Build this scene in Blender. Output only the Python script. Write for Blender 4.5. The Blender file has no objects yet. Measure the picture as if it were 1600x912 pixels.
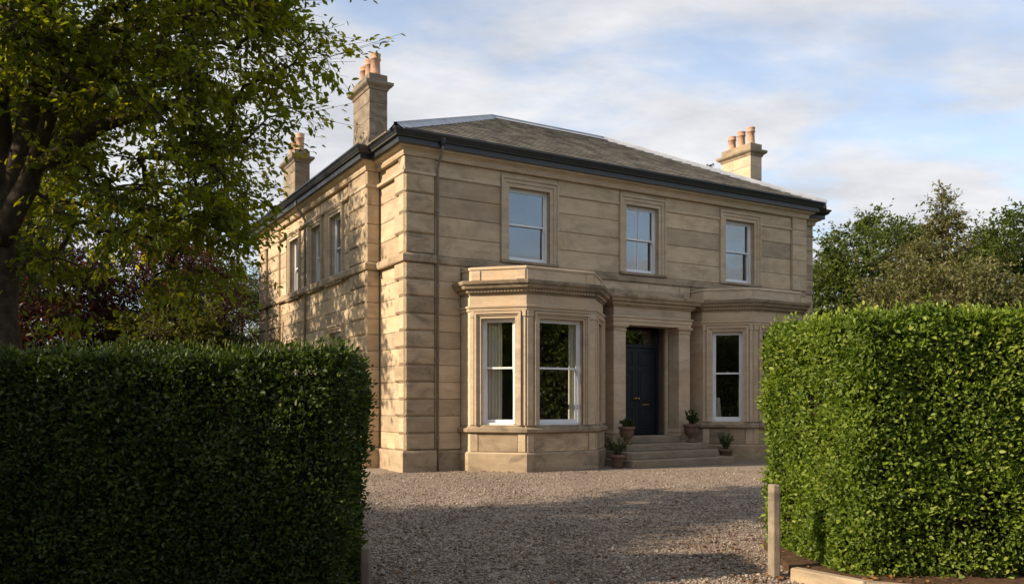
import bpy, bmesh, math, random
import numpy as np
from mathutils import Vector, Matrix
R = math.radians
sc = bpy.context.scene
col = sc.collection
random.seed(7)

# ------------------------------------------------------------------ camera
cd = bpy.data.cameras.new('camera'); cam = bpy.data.objects.new('camera', cd); col.objects.link(cam)
CAMH = 1.62
cam.location = (0, 0, CAMH); cam.rotation_euler = (R(90), 0, 0)
cd.sensor_width = 36; cd.lens = 36 * 1306 / 1600
cd.shift_y = (628 - 456) / 1600
cd.clip_end = 3000; cd.clip_start = 0.05
sc.camera = cam

# ------------------------------------------------------------------ light
SUN_EL = R(27)
SD = Vector((-0.943, -0.332, 0)).normalized()          # horizontal direction towards the sun
sv = Vector((SD.x * math.cos(SUN_EL), SD.y * math.cos(SUN_EL), math.sin(SUN_EL)))
sl = bpy.data.lights.new('sun', 'SUN'); so = bpy.data.objects.new('sun', sl); col.objects.link(so)
sl.energy = 3.5; sl.angle = R(0.6); sl.color = (1.0, 0.82, 0.60)
so.rotation_euler = sv.to_track_quat('Z', 'Y').to_euler(); so.location = (-30, -6, 30)

w = bpy.data.worlds.new('World'); sc.world = w; w.use_nodes = True
nt = w.node_tree; nt.nodes.clear()
def WN(t, **k):
    n = nt.nodes.new(t)
    for a, b in k.items(): setattr(n, a, b)
    return n
wo = WN('ShaderNodeOutputWorld'); bg = WN('ShaderNodeBackground'); bg.inputs[1].default_value = 0.095
sky = WN('ShaderNodeTexSky', sky_type='NISHITA', sun_disc=False)
sky.sun_elevation = SUN_EL; sky.sun_rotation = math.atan2(sv.x, sv.y); sky.air_density = 1.0; sky.dust_density = 0.6
tc = WN('ShaderNodeTexCoord')
sep = WN('ShaderNodeSeparateXYZ'); nt.links.new(tc.outputs['Generated'], sep.inputs[0])
zz = WN('ShaderNodeMath', operation='ADD'); zz.inputs[1].default_value = 0.22; nt.links.new(sep.outputs[2], zz.inputs[0])
zm = WN('ShaderNodeMath', operation='MAXIMUM'); zm.inputs[1].default_value = 0.08; nt.links.new(zz.outputs[0], zm.inputs[0])
dx = WN('ShaderNodeMath', operation='DIVIDE'); nt.links.new(sep.outputs[0], dx.inputs[0]); nt.links.new(zm.outputs[0], dx.inputs[1])
dy = WN('ShaderNodeMath', operation='DIVIDE'); nt.links.new(sep.outputs[1], dy.inputs[0]); nt.links.new(zm.outputs[0], dy.inputs[1])
cmb = WN('ShaderNodeCombineXYZ'); nt.links.new(dx.outputs[0], cmb.inputs[0]); nt.links.new(dy.outputs[0], cmb.inputs[1])
mp = WN('ShaderNodeMapping'); mp.inputs['Location'].default_value = (7.4, 2.9, 0.4); mp.inputs['Rotation'].default_value = (0, 0, R(20)); mp.inputs['Scale'].default_value = (0.8, 1.25, 1)
nt.links.new(cmb.outputs[0], mp.inputs[0])
n1 = WN('ShaderNodeTexNoise'); n1.inputs['Scale'].default_value = 2.0; n1.inputs['Detail'].default_value = 8; n1.inputs['Roughness'].default_value = 0.55; n1.inputs['Distortion'].default_value = 0.15
nt.links.new(mp.outputs[0], n1.inputs['Vector'])
cr = WN('ShaderNodeValToRGB'); cr.color_ramp.interpolation = 'EASE'
cr.color_ramp.elements[0].position = 0.38; cr.color_ramp.elements[1].position = 0.57
cr.color_ramp.elements[0].color = (0.40, 0.40, 0.40, 1); cr.color_ramp.elements[1].color = (1, 1, 1, 1)
nt.links.new(n1.outputs[0], cr.inputs[0])
n2 = WN('ShaderNodeTexNoise'); n2.inputs['Scale'].default_value = 3.0; n2.inputs['Detail'].default_value = 8; n2.inputs['Roughness'].default_value = 0.58
nt.links.new(mp.outputs[0], n2.inputs['Vector'])
cc = WN('ShaderNodeValToRGB'); cc.color_ramp.elements[0].position = 0.36; cc.color_ramp.elements[1].position = 0.64
cc.color_ramp.elements[0].color = (2.9, 3.0, 3.25, 1); cc.color_ramp.elements[1].color = (4.2, 4.2, 4.3, 1)
nt.links.new(n2.outputs[0], cc.inputs[0])
skm = WN('ShaderNodeMix', data_type='RGBA', blend_type='MULTIPLY'); skm.inputs[0].default_value = 1; skm.inputs[7].default_value = (1.05, 1.1, 1.15, 1)
nt.links.new(sky.outputs[0], skm.inputs[6])
mx = WN('ShaderNodeMix', data_type='RGBA'); nt.links.new(cr.outputs[0], mx.inputs[0]); nt.links.new(skm.outputs[2], mx.inputs[6]); nt.links.new(cc.outputs[0], mx.inputs[7])
nt.links.new(mx.outputs[2], bg.inputs[0]); nt.links.new(bg.outputs[0], wo.inputs[0])

vs = sc.view_settings
vs.view_transform = 'Standard'; vs.look = 'None'; vs.gamma = 1; vs.exposure = 1.22; vs.use_curve_mapping = False
sc.render.engine = 'CYCLES'
sc.cycles.max_bounces = 7; sc.cycles.transparent_max_bounces = 12
sc.cycles.caustics_reflective = False; sc.cycles.caustics_refractive = False

# ------------------------------------------------------------------ materials
def newmat(name):
    m = bpy.data.materials.new(name); m.use_nodes = True
    return m, m.node_tree, m.node_tree.nodes['Principled BSDF']
def nd(t, typ, **k):
    n = t.nodes.new(typ)
    for a, b in k.items(): setattr(n, a, b)
    return n
def noise(t, vec, scale, detail=5, rough=0.6, dist=0):
    n = nd(t, 'ShaderNodeTexNoise'); n.inputs['Scale'].default_value = scale; n.inputs['Detail'].default_value = detail
    n.inputs['Roughness'].default_value = rough; n.inputs['Distortion'].default_value = dist
    t.links.new(vec, n.inputs['Vector']); return n.outputs[0]
def ramp(t, v, stops):
    n = nd(t, 'ShaderNodeValToRGB'); e = n.color_ramp.elements
    while len(e) < len(stops): e.new(0.5)
    for q, (p, c) in zip(e, stops):
        q.position = p; q.color = (*c, 1) if len(c) == 3 else c
    t.links.new(v, n.inputs[0]); return n.outputs[0]
def mixc(t, f, a, b, mode='MIX'):
    n = nd(t, 'ShaderNodeMix', data_type='RGBA', blend_type=mode)
    for s, v in ((0, f), (6, a), (7, b)):
        if hasattr(v, 'is_output'): t.links.new(v, n.inputs[s])
        elif isinstance(v, (int, float)): n.inputs[s].default_value = v
        else: n.inputs[s].default_value = (*v, 1)
    return n.outputs[2]
def mapv(t, vec, scale):
    n = nd(t, 'ShaderNodeMapping'); n.inputs['Scale'].default_value = scale; t.links.new(vec, n.inputs[0]); return n.outputs[0]
def bump(t, h, strength, dist):
    n = nd(t, 'ShaderNodeBump'); n.inputs['Strength'].default_value = strength; n.inputs['Distance'].default_value = dist
    t.links.new(h, n.inputs['Height']); return n.outputs[0]

def stone_mat(name, clean, mid, dark, stain=0.5, rnd=0.5, bstr=0.5):
    m, t, p = newmat(name)
    g = nd(t, 'ShaderNodeNewGeometry'); pos = g.outputs['Position']
    oi = nd(t, 'ShaderNodeObjectInfo')
    add = nd(t, 'ShaderNodeVectorMath', operation='ADD'); t.links.new(pos, add.inputs[0])
    sc_ = nd(t, 'ShaderNodeMath', operation='MULTIPLY'); sc_.inputs[1].default_value = 1.1; t.links.new(oi.outputs['Random'], sc_.inputs[0])
    t.links.new(sc_.outputs[0], add.inputs[1])
    va = add.outputs[0]
    c = mixc(t, ramp(t, noise(t, mapv(t, va, (1, 1, 2.2)), 1.5, 7, 0.65, 0.3), [(0.34, (0, 0, 0)), (0.66, (1, 1, 1))]), mid, clean)
    st = ramp(t, noise(t, mapv(t, va, (1.0, 1.0, 1.7)), 1.15, 8, 0.7, 0.9), [(0.47, (0, 0, 0)), (0.70, (stain,) * 3)])
    c = mixc(t, st, c, dark)
    bed = ramp(t, noise(t, mapv(t, va, (0.6, 0.6, 9)), 1.4, 5, 0.6, 0.5), [(0.3, (0.90, 0.89, 0.88)), (0.7, (1.06, 1.055, 1.05))])
    c = mixc(t, 1.0, c, bed, 'MULTIPLY')
    fine = ramp(t, noise(t, pos, 38, 4, 0.7), [(0.3, (0.93,) * 3), (0.7, (1.06,) * 3)])
    oc = ramp(t, noise(t, pos, 0.75, 6, 0.62, 0.8), [(0.52, (0, 0, 0)), (0.72, (0.55,) * 3)])
    c = mixc(t, oc, c, tuple(q * k for q, k in zip(mid, (1.08, 0.90, 0.70))))
    c = mixc(t, 1.0, c, fine, 'MULTIPLY')
    rr = ramp(t, oi.outputs['Random'], [(0, (1 - 0.38 * rnd, 1 - 0.40 * rnd, 1 - 0.42 * rnd)), (0.35, (0.97, 0.95, 0.92)), (0.7, (1.04, 1.01, 0.97)), (1, (1 + 0.2 * rnd, 1 + 0.14 * rnd, 1 + 0.06 * rnd))])
    c = mixc(t, 1.0, c, rr, 'MULTIPLY')
    t.links.new(c, p.inputs['Base Color']); p.inputs['Roughness'].default_value = 0.9; p.inputs['Specular IOR Level'].default_value = 0.2
    h = noise(t, pos, 26, 8, 0.7)
    t.links.new(bump(t, h, bstr, 0.012), p.inputs['Normal'])
    return m
M = {}
M['stone'] = stone_mat('sandstone', (0.57, 0.465, 0.335), (0.47, 0.375, 0.265), (0.22, 0.18, 0.135), 0.6, 0.7)
M['quoin'] = stone_mat('sandstone_quoin', (0.50, 0.40, 0.28), (0.38, 0.30, 0.21), (0.13, 0.11, 0.085), 0.85, 0.7)
M['trim'] = stone_mat('sandstone_trim', (0.58, 0.475, 0.355), (0.50, 0.405, 0.295), (0.25, 0.205, 0.155), 0.45, 0.25, 0.3)
M['weathered'] = stone_mat('sandstone_weathered', (0.43, 0.345, 0.245), (0.29, 0.235, 0.17), (0.09, 0.082, 0.062), 0.85, 0.4)
M['soot_and_shade'] = stone_mat('soot_and_shade_sandstone', (0.29, 0.245, 0.19), (0.20, 0.17, 0.135), (0.07, 0.063, 0.055), 0.85, 0.5)  # soot grey, darkened further to stand in for tree shade on the left chimneys
M['mortar'] = stone_mat('wall_core', (0.26, 0.2, 0.13), (0.2, 0.15, 0.10), (0.10, 0.08, 0.06), 0.5, 0.0)
M['step'] = stone_mat('step_stone', (0.33, 0.275, 0.205), (0.25, 0.21, 0.155), (0.11, 0.10, 0.08), 0.6, 0.3)

def simple(name, c, rough=0.5, spec=0.5, var=0.12, scale=6, bs=0.0, metal=0.0):
    m, t, p = newmat(name)
    g = nd(t, 'ShaderNodeNewGeometry')
    f = noise(t, g.outputs['Position'], scale, 5, 0.65)
    cc_ = ramp(t, f, [(0.3, tuple(x * (1 - var) for x in c)), (0.7, tuple(x * (1 + var) for x in c))])
    t.links.new(cc_, p.inputs['Base Color']); p.inputs['Roughness'].default_value = rough
    p.inputs['Specular IOR Level'].default_value = spec; p.inputs['Metallic'].default_value = metal
    if bs: t.links.new(bump(t, noise(t, g.outputs['Position'], scale * 6, 5, 0.7), bs, 0.01), p.inputs['Normal'])
    return m
M['white'] = simple('white_paint', (0.74, 0.75, 0.77), 0.4, 0.5, 0.05, 3)
M['gutter'] = simple('gutter_paint', (0.022, 0.025, 0.030), 0.42, 0.5, 0.25, 2)
M['lead'] = simple('lead_flashing', (0.30, 0.32, 0.36), 0.5, 0.5, 0.22, 2.5, 0.15)
M['pipe'] = simple('downpipe_paint', (0.20, 0.165, 0.13), 0.5, 0.5, 0.2, 3)
M['door'] = simple('door_paint', (0.008, 0.012, 0.019), 0.35, 0.5, 0.15, 2)
M['brass'] = simple('brass', (0.35, 0.24, 0.09), 0.4, 0.5, 0.15, 8, 0, 0.9)
M['terracotta'] = simple('terracotta', (0.46, 0.285, 0.195), 0.85, 0.2, 0.3, 7, 0.2)
M['pot_old'] = simple('old_terracotta', (0.165, 0.105, 0.075), 0.9, 0.2, 0.35, 9, 0.25)
M['soil'] = simple('soil', (0.085, 0.05, 0.03), 0.95, 0.1, 0.5, 14, 0.6)
M['plaster'] = simple('interior_plaster', (0.20, 0.18, 0.15), 0.9, 0.1, 0.05, 2)
M['curtain'] = simple('curtain_cloth', (0.78, 0.73, 0.62), 0.9, 0.1, 0.06, 5)
M['bark'] = simple('bark', (0.075, 0.058, 0.042), 0.95, 0.1, 0.45, 12, 0.8)
M['twig'] = simple('twig', (0.022, 0.018, 0.011), 0.95, 0.1, 0.4, 20, 0.3)
M['slate'] = None
m, t, p = newmat('slate'); M['slate'] = m
g = nd(t, 'ShaderNodeNewGeometry'); at = nd(t, 'ShaderNodeAttribute', attribute_name='rnd')
c = ramp(t, at.outputs['Fac'], [(0, (0.145, 0.125, 0.098)), (0.5, (0.225, 0.195, 0.152)), (1, (0.32, 0.28, 0.22))])
c = mixc(t, ramp(t, noise(t, g.outputs['Position'], 2.0, 6, 0.7), [(0.5, (0, 0, 0)), (0.75, (0.3,) * 3)]), c, (0.19, 0.175, 0.12))
t.links.new(c, p.inputs['Base Color']); p.inputs['Roughness'].default_value = 0.75
t.links.new(bump(t, noise(t, g.outputs['Position'], 30, 5, 0.7), 0.4, 0.01), p.inputs['Normal'])

def glass_mat(name, ior):
    m, t, p = newmat(name); t.nodes.remove(p)
    out = t.nodes['Material Output']
    gb = nd(t, 'ShaderNodeNewGeometry'); mi = nd(t, 'ShaderNodeMix'); mi.inputs[2].default_value = ior; mi.inputs[3].default_value = 1 / ior; t.links.new(gb.outputs['Backfacing'], mi.inputs[0])
    fr = nd(t, 'ShaderNodeFresnel'); t.links.new(mi.outputs[0], fr.inputs[0])
    tr = nd(t, 'ShaderNodeBsdfTransparent'); tr.inputs[0].default_value = (0.95, 0.96, 0.95, 1)
    gl = nd(t, 'ShaderNodeBsdfGlossy'); gl.inputs['Roughness'].default_value = 0.0; gl.inputs[0].default_value = (0.96, 0.98, 1, 1)
    g = nd(t, 'ShaderNodeNewGeometry')
    t.links.new(bump(t, noise(t, g.outputs['Position'], 1.6, 2, 0.4), 0.05, 0.03), gl.inputs['Normal'])
    ms = nd(t, 'ShaderNodeMixShader'); t.links.new(fr.outputs[0], ms.inputs[0]); t.links.new(tr.outputs[0], ms.inputs[1]); t.links.new(gl.outputs[0], ms.inputs[2])
    t.links.new(ms.outputs[0], out.inputs[0]); return m
M['glass'] = glass_mat('window_glass', 2.15)

def leaf_mat(name, cols, trans=0.35, rough=0.5, spec=0.35, tcol=(1.3, 1.35, 0.5)):
    m, t, p = newmat(name)
    at = nd(t, 'ShaderNodeAttribute', attribute_name='rnd')
    n = len(cols)
    c = ramp(t, at.outputs['Fac'], [(i / (n - 1), q) for i, q in enumerate(cols)])
    t.links.new(c, p.inputs['Base Color']); p.inputs['Roughness'].default_value = rough; p.inputs['Specular IOR Level'].default_value = spec
    tl = nd(t, 'ShaderNodeBsdfTranslucent')
    t.links.new(mixc(t, 1.0, c, tcol, 'MULTIPLY'), tl.inputs[0])
    ms = nd(t, 'ShaderNodeMixShader'); ms.inputs[0].default_value = trans
    t.links.new(p.outputs[0], ms.inputs[1]); t.links.new(tl.outputs[0], ms.inputs[2])
    t.links.new(ms.outputs[0], t.nodes['Material Output'].inputs[0]); return m
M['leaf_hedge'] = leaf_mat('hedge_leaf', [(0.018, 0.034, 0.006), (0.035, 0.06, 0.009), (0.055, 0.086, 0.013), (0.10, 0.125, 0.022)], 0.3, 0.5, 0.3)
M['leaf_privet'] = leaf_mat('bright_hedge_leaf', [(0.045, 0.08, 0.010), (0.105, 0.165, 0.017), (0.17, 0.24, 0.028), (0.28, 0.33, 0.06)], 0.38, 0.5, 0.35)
M['leaf_ash'] = leaf_mat('broad_tree_leaf', [(0.09, 0.125, 0.012), (0.145, 0.185, 0.015), (0.19, 0.22, 0.018), (0.32, 0.29, 0.022)], 0.56, 0.5, 0.3, (1.75, 1.6, 0.42))
M['leaf_green'] = leaf_mat('green_tree_leaf', [(0.05, 0.075, 0.014), (0.085, 0.115, 0.02), (0.13, 0.15, 0.03)], 0.4)
M['leaf_olive'] = leaf_mat('olive_shrub_leaf', [(0.085, 0.092, 0.03), (0.14, 0.138, 0.05), (0.20, 0.18, 0.08)], 0.35)
M['leaf_copper'] = leaf_mat('copper_leaf', [(0.030, 0.040, 0.012), (0.075, 0.028, 0.022), (0.10, 0.035, 0.028), (0.06, 0.05, 0.014)], 0.4, 0.5, 0.3, (1.5, 1.0, 0.7))
M['leaf_yellow'] = leaf_mat('yellow_green_leaf', [(0.06, 0.075, 0.01), (0.11, 0.12, 0.014), (0.16, 0.16, 0.02)], 0.4)
M['leaf_dark'] = leaf_mat('dark_evergreen_leaf', [(0.015, 0.026, 0.010), (0.03, 0.045, 0.014), (0.04, 0.055, 0.018)], 0.2)
M['leaf_pot'] = leaf_mat('pot_plant_leaf', [(0.03, 0.055, 0.014), (0.06, 0.09, 0.02), (0.10, 0.13, 0.03)], 0.3)
M['leaf_fallen'] = leaf_mat('fallen_leaf', [(0.10, 0.04, 0.018), (0.19, 0.085, 0.03), (0.24, 0.14, 0.05), (0.14, 0.065, 0.03)], 0.1, 0.7, 0.2, (1, 1, 1))

def ground_mat(name, cols, scale):
    m, t, p = newmat(name)
    g = nd(t, 'ShaderNodeNewGeometry'); pos = g.outputs['Position']
    vo = nd(t, 'ShaderNodeTexVoronoi'); vo.inputs['Scale'].default_value = scale; t.links.new(pos, vo.inputs['Vector'])
    sp = nd(t, 'ShaderNodeSeparateColor'); t.links.new(vo.outputs['Color'], sp.inputs[0])
    c = ramp(t, sp.outputs[0], [(0, cols[0]), (0.5, cols[1]), (1, cols[2])])
    big = ramp(t, noise(t, pos, 0.5, 6, 0.7), [(0.3, (0.8, 0.78, 0.76)), (0.7, (1.12,) * 3)])
    c = mixc(t, 1.0, c, big, 'MULTIPLY')
    t.links.new(c, p.inputs['Base Color']); p.inputs['Roughness'].default_value = 0.95; p.inputs['Specular IOR Level'].default_value = 0.2
    t.links.new(bump(t, vo.outputs['Distance'], -1.0, 0.025), p.inputs['Normal'])
    return m
M['gravel'] = ground_mat('gravel', [(0.11, 0.086, 0.068), (0.225, 0.18, 0.144), (0.36, 0.30, 0.245)], 42)
M['grass'] = ground_mat('grass_ground', [(0.03, 0.045, 0.015), (0.05, 0.07, 0.02), (0.07, 0.085, 0.03)], 14)
m, t, p = newmat('pebble'); M['pebble'] = m
at = nd(t, 'ShaderNodeAttribute', attribute_name='rnd')
c = ramp(t, at.outputs['Fac'], [(0, (0.09, 0.068, 0.054)), (0.4, (0.195, 0.155, 0.123)), (0.8, (0.28, 0.23, 0.185)), (1, (0.46, 0.40, 0.335))])
g = nd(t, 'ShaderNodeNewGeometry')
c = mixc(t, 1.0, c, ramp(t, noise(t, mapv(t, g.outputs['Position'], (1.0, 0.35, 1)), 1.1, 6, 0.65, 0.5), [(0.36, (0.70, 0.66, 0.62)), (0.64, (1.14, 1.12, 1.1))]), 'MULTIPLY')
t.links.new(c, p.inputs['Base Color']); p.inputs['Roughness'].default_value = 0.9

# ------------------------------------------------------------------ mesh helpers
def tag(o, label=None, cat=None, group=None, kind=None):
    if label: o['label'] = label
    if cat: o['category'] = cat
    if group: o['group'] = group
    if kind: o['kind'] = kind
    return o
def empty(name, loc=(0, 0, 0), rz=0, label=None, cat=None, group=None):
    o = bpy.data.objects.new(name, None); col.objects.link(o); o.location = loc; o.rotation_euler = (0, 0, rz)
    o.empty_display_size = 0.2
    return tag(o, label, cat, group)
def link(name, me, mat, parent=None):
    if mat is not None and not me.materials: me.materials.append(mat)
    o = bpy.data.objects.new(name, me); col.objects.link(o)
    if parent: o.parent = parent
    return o

class MB:
    def __init__(s): s.v = []; s.f = []
    def quadbox(s, pts):        # 8 points: bottom 4 ccw, top 4 ccw
        b = len(s.v); s.v += [tuple(q) for q in pts]
        s.f += [tuple(b + i for i in f) for f in ((3, 2, 1, 0), (4, 5, 6, 7), (0, 1, 5, 4), (1, 2, 6, 5), (2, 3, 7, 6), (3, 0, 4, 7))]
    def box(s, x0, x1, y0, y1, z0, z1):
        s.quadbox([(x0, y0, z0), (x1, y0, z0), (x1, y1, z0), (x0, y1, z0), (x0, y0, z1), (x1, y0, z1), (x1, y1, z1), (x0, y1, z1)])
    def fbox(s, F, s0, s1, z0, z1, n0, n1):     # box in a wall frame
        P = lambda a, n, z: F.p(a, n, z)
        s.quadbox([P(s0, n1, z0), P(s1, n1, z0), P(s1, n0, z0), P(s0, n0, z0), P(s0, n1, z1), P(s1, n1, z1), P(s1, n0, z1), P(s0, n0, z1)])
    def tube(s, pts, rad, n=8, cap=True):
        b = len(s.v); pts = [Vector(q) for q in pts]
        for i, q in enumerate(pts):
            d = (pts[min(i + 1, len(pts) - 1)] - pts[max(i - 1, 0)]).normalized()
            a = Vector((1, 0, 0)) if abs(d.x) < 0.8 else Vector((0, 1, 0))
            e1 = d.cross(a).normalized(); e2 = d.cross(e1)
            r = rad[i] if hasattr(rad, '__len__') else rad
            for k in range(n):
                an = 2 * math.pi * k / n
                s.v.append(tuple(q + e1 * (r * math.cos(an)) + e2 * (r * math.sin(an))))
        for i in range(len(pts) - 1):
            for k in range(n):
                k2 = (k + 1) % n
                s.f.append((b + i * n + k, b + i * n + k2, b + (i + 1) * n + k2, b + (i + 1) * n + k))
        if cap:
            s.f.append(tuple(b + k for k in range(n))); s.f.append(tuple(b + (len(pts) - 1) * n + k for k in range(n)))
    def lathe(s, prof, c=(0, 0, 0), n=20):
        b = len(s.v)
        for r, z in prof:
            for k in range(n):
                a = 2 * math.pi * k / n; s.v.append((c[0] + r * math.cos(a), c[1] + r * math.sin(a), c[2] + z))
        for i in range(len(prof) - 1):
            for k in range(n):
                k2 = (k + 1) % n; s.f.append((b + i * n + k, b + i * n + k2, b + (i + 1) * n + k2, b + (i + 1) * n + k))
        s.f.append(tuple(b + k for k in range(n))); s.f.append(tuple(b + (len(prof) - 1) * n + k for k in range(n)))
    def sweep(s, poly, prof, closed=False):
        N = len(poly); K = len(prof); b = len(s.v)
        P = [Vector((q[0], q[1])) for q in poly]
        def nrm(a, c):
            d = (c - a).normalized(); return Vector((d.y, -d.x))
        for i in range(N):
            ns = []
            if closed or i > 0: ns.append(nrm(P[i - 1], P[i]))
            if closed or i < N - 1: ns.append(nrm(P[i], P[(i + 1) % N]))
            m_ = ns[0] if len(ns) == 1 else (ns[0] + ns[1]) / max(0.2, 1 + ns[0].dot(ns[1]))
            for (o, z) in prof: s.v.append((P[i].x + m_.x * o, P[i].y + m_.y * o, z))
        for i in range(N if closed else N - 1):
            j = (i + 1) % N
            for k in range(K):
                k2 = (k + 1) % K
                s.f.append((b + i * K + k, b + j * K + k, b + j * K + k2, b + i * K + k2))
        if not closed:
            s.f.append(tuple(b + k for k in range(K))); s.f.append(tuple(b + (N - 1) * K + k for k in range(K)))
    def mesh(s, name, smooth=False, bevel=0):
        me = bpy.data.meshes.new(name); me.from_pydata(s.v, [], s.f)
        bm = bmesh.new(); bm.from_mesh(me)
        bmesh.ops.recalc_face_normals(bm, faces=bm.faces)
        if bevel:
            bmesh.ops.bevel(bm, geom=[e for e in bm.edges if e.is_manifold and e.calc_face_angle(0) > 0.5], offset=bevel, segments=1, affect='EDGES')
        bm.to_mesh(me); bm.free()
        if smooth: me.shade_smooth()
        return me
    def build(s, name, mat, parent=None, smooth=False, bevel=0):
        return link(name, s.mesh(name, smooth, bevel), mat, parent)

class Frame:                     # wall frame: origin, direction along the wall (left to right from outside), outward normal
    def __init__(s, o, d, off=0):
        s.d = Vector(d).normalized(); s.n = Vector((s.d.y, -s.d.x)); s.o = Vector(o) + s.n * off
        s.ang = math.atan2(s.d.y, s.d.x)
    def p(s, a, n, z):
        q = s.o + s.d * a + s.n * n; return (q.x, q.y, z)

_blk = {}
def block_mesh(L, H, D, ch):
    k = (round(L, 2), round(H, 3), D, ch, random.randrange(3))
    if k in _blk: return _blk[k]
    l, h = k[0] / 2, k[1] / 2; j = lambda: random.uniform(-0.0035, 0.0035)
    v = [(-l, D, -h), (l, D, -h), (l, D, h), (-l, D, h), (-l, ch, -h), (l, ch, -h), (l, ch, h), (-l, ch, h),
         (-l + ch, j(), -h + ch), (l - ch, j(), -h + ch), (l - ch, j(), h - ch), (-l + ch, j(), h - ch)]
    f = [(4, 5, 9, 8), (5, 6, 10, 9), (6, 7, 11, 10), (7, 4, 8, 11), (8, 9, 10, 11), (0, 1, 5, 4), (1, 2, 6, 5), (2, 3, 7, 6), (3, 0, 4, 7)]
    me = bpy.data.meshes.new('stone_block'); me.from_pydata(v, [], f); _blk[k] = me
    return me
NB = [0]
def block(F, s0, s1, z0, z1, face, mat, parent, D=0.06, ch=0.008, gap=0.005):
    me = block_mesh(s1 - s0 - 2 * gap, z1 - z0 - 2 * gap, D, ch)
    if not me.materials: me.materials.append(mat)
    if me.materials[0] != mat:
        kk = ('m', me.name, mat.name)
        if kk not in _blk:
            c_ = me.copy(); c_.materials.clear(); c_.materials.append(mat); _blk[kk] = c_
        me = _blk[kk]
    o = bpy.data.objects.new('stone_block', me); col.objects.link(o); o.parent = parent
    o.location = F.p((s0 + s1) / 2, face, (z0 + z1) / 2); o.rotation_euler = (0, 0, F.ang); NB[0] += 1
    return o
def wall_core(F, s0, s1, z0, z1, ops, th, face=0.0):
    S = sorted({s0, s1, *[max(s0, min(s1, q)) for o in ops for q in o[:2]]}); Z = sorted({z0, z1, *[max(z0, min(z1, q)) for o in ops for q in o[2:]]})
    def solid(i, j):
        if i < 0 or j < 0 or i >= len(S) - 1 or j >= len(Z) - 1: return False
        a, b = (S[i] + S[i + 1]) / 2, (Z[j] + Z[j + 1]) / 2
        return not any(o[0] < a < o[1] and o[2] < b < o[3] for o in ops)
    mb = MB(); idx = {}
    def V(i, j, k):
        if (i, j, k) not in idx:
            idx[(i, j, k)] = len(mb.v); mb.v.append(F.p(S[i], face if k == 0 else face - th, Z[j]))
        return idx[(i, j, k)]
    for i in range(len(S) - 1):
        for j in range(len(Z) - 1):
            if not solid(i, j): continue
            mb.f.append((V(i, j, 0), V(i + 1, j, 0), V(i + 1, j + 1, 0), V(i, j + 1, 0)))
            mb.f.append((V(i, j + 1, 1), V(i + 1, j + 1, 1), V(i + 1, j, 1), V(i, j, 1)))
            for (a, b, e0, e1) in ((i - 1, j, (i, j), (i, j + 1)), (i + 1, j, (i + 1, j), (i + 1, j + 1)), (i, j - 1, (i, j), (i + 1, j)), (i, j + 1, (i, j + 1), (i + 1, j + 1))):
                if not solid(a, b): mb.f.append((V(*e0, 0), V(*e1, 0), V(*e1, 1), V(*e0, 1)))
    return mb
def courses(F, s0, s1, zs, excl, face, mat, parent, Lb=1.6, seed=0, **k):
    rg = random.Random(seed)
    for ci in range(len(zs) - 1):
        za, zb = zs[ci], zs[ci + 1]
        ex = [e for e in excl if e[2] < zb - 0.01 and e[3] > za + 0.01 and e[0] < s1 and e[1] > s0]
        S = sorted({s0, s1, *[q for e in ex for q in e[:2] if s0 < q < s1]})
        cells = []
        for i in range(len(S) - 1):
            a = (S[i] + S[i + 1]) / 2; lo, hi = za, zb
            for e in ex:
                if e[0] < a < e[1]:
                    if e[2] <= lo + 0.01 and e[3] >= hi - 0.01: lo = hi = 0
                    elif e[2] > lo + 0.01: hi = min(hi, e[2])
                    else: lo = max(lo, e[3])
            if hi - lo < 0.05: continue
            if cells and abs(cells[-1][1] - S[i]) < 1e-6 and cells[-1][2:] == (lo, hi): cells[-1] = (cells[-1][0], S[i + 1], lo, hi)
            else: cells.append((S[i], S[i + 1], lo, hi))
        for (a, b, lo, hi) in cells:
            n = max(1, round((b - a) / Lb)); e = [a]
            for q in range(1, n): e.append(a + (b - a) * (q + (0.22 if (ci + q) % 2 else -0.22) * (1 if n > 1 else 0) + rg.uniform(-0.06, 0.06)) / n)
            e.append(b)
            for q in range(n): block(F, e[q], e[q + 1], lo, hi, face, mat, parent, **k)

# ================================================================== SETTING: ground
def sheet(name, pts, z, mat):
    mb = MB(); mb.v = [(x, y, z) for x, y in pts]; mb.f = [tuple(range(len(pts)))]
    o = mb.build(name, mat); o['kind'] = 'structure'; return o
sheet('ground', [(-900, -900), (900, -900), (900, 1500), (-900, 1500)], 0, M['grass'])
drive = [(-3.2, -4), (3.5, -4), (3.05, 7.0), (2.95, 9.4), (9, 11.5), (13.5, 19), (12, 30), (-9.5, 36), (-11.5, 30), (-7, 20), (-5.5, 13), (-2.2, 8.2), (-1.75, 6.0)]
gr = MB()
# slightly uneven gravel sheet
bm = bmesh.new(); bmv = [bm.verts.new((x, y, 0.006)) for x, y in drive]; bm.faces.new(bmv)
me = bpy.data.meshes.new('driveway'); bm.to_mesh(me); bm.free()
dv = link('driveway', me, M['gravel']); dv['kind'] = 'structure'

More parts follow.
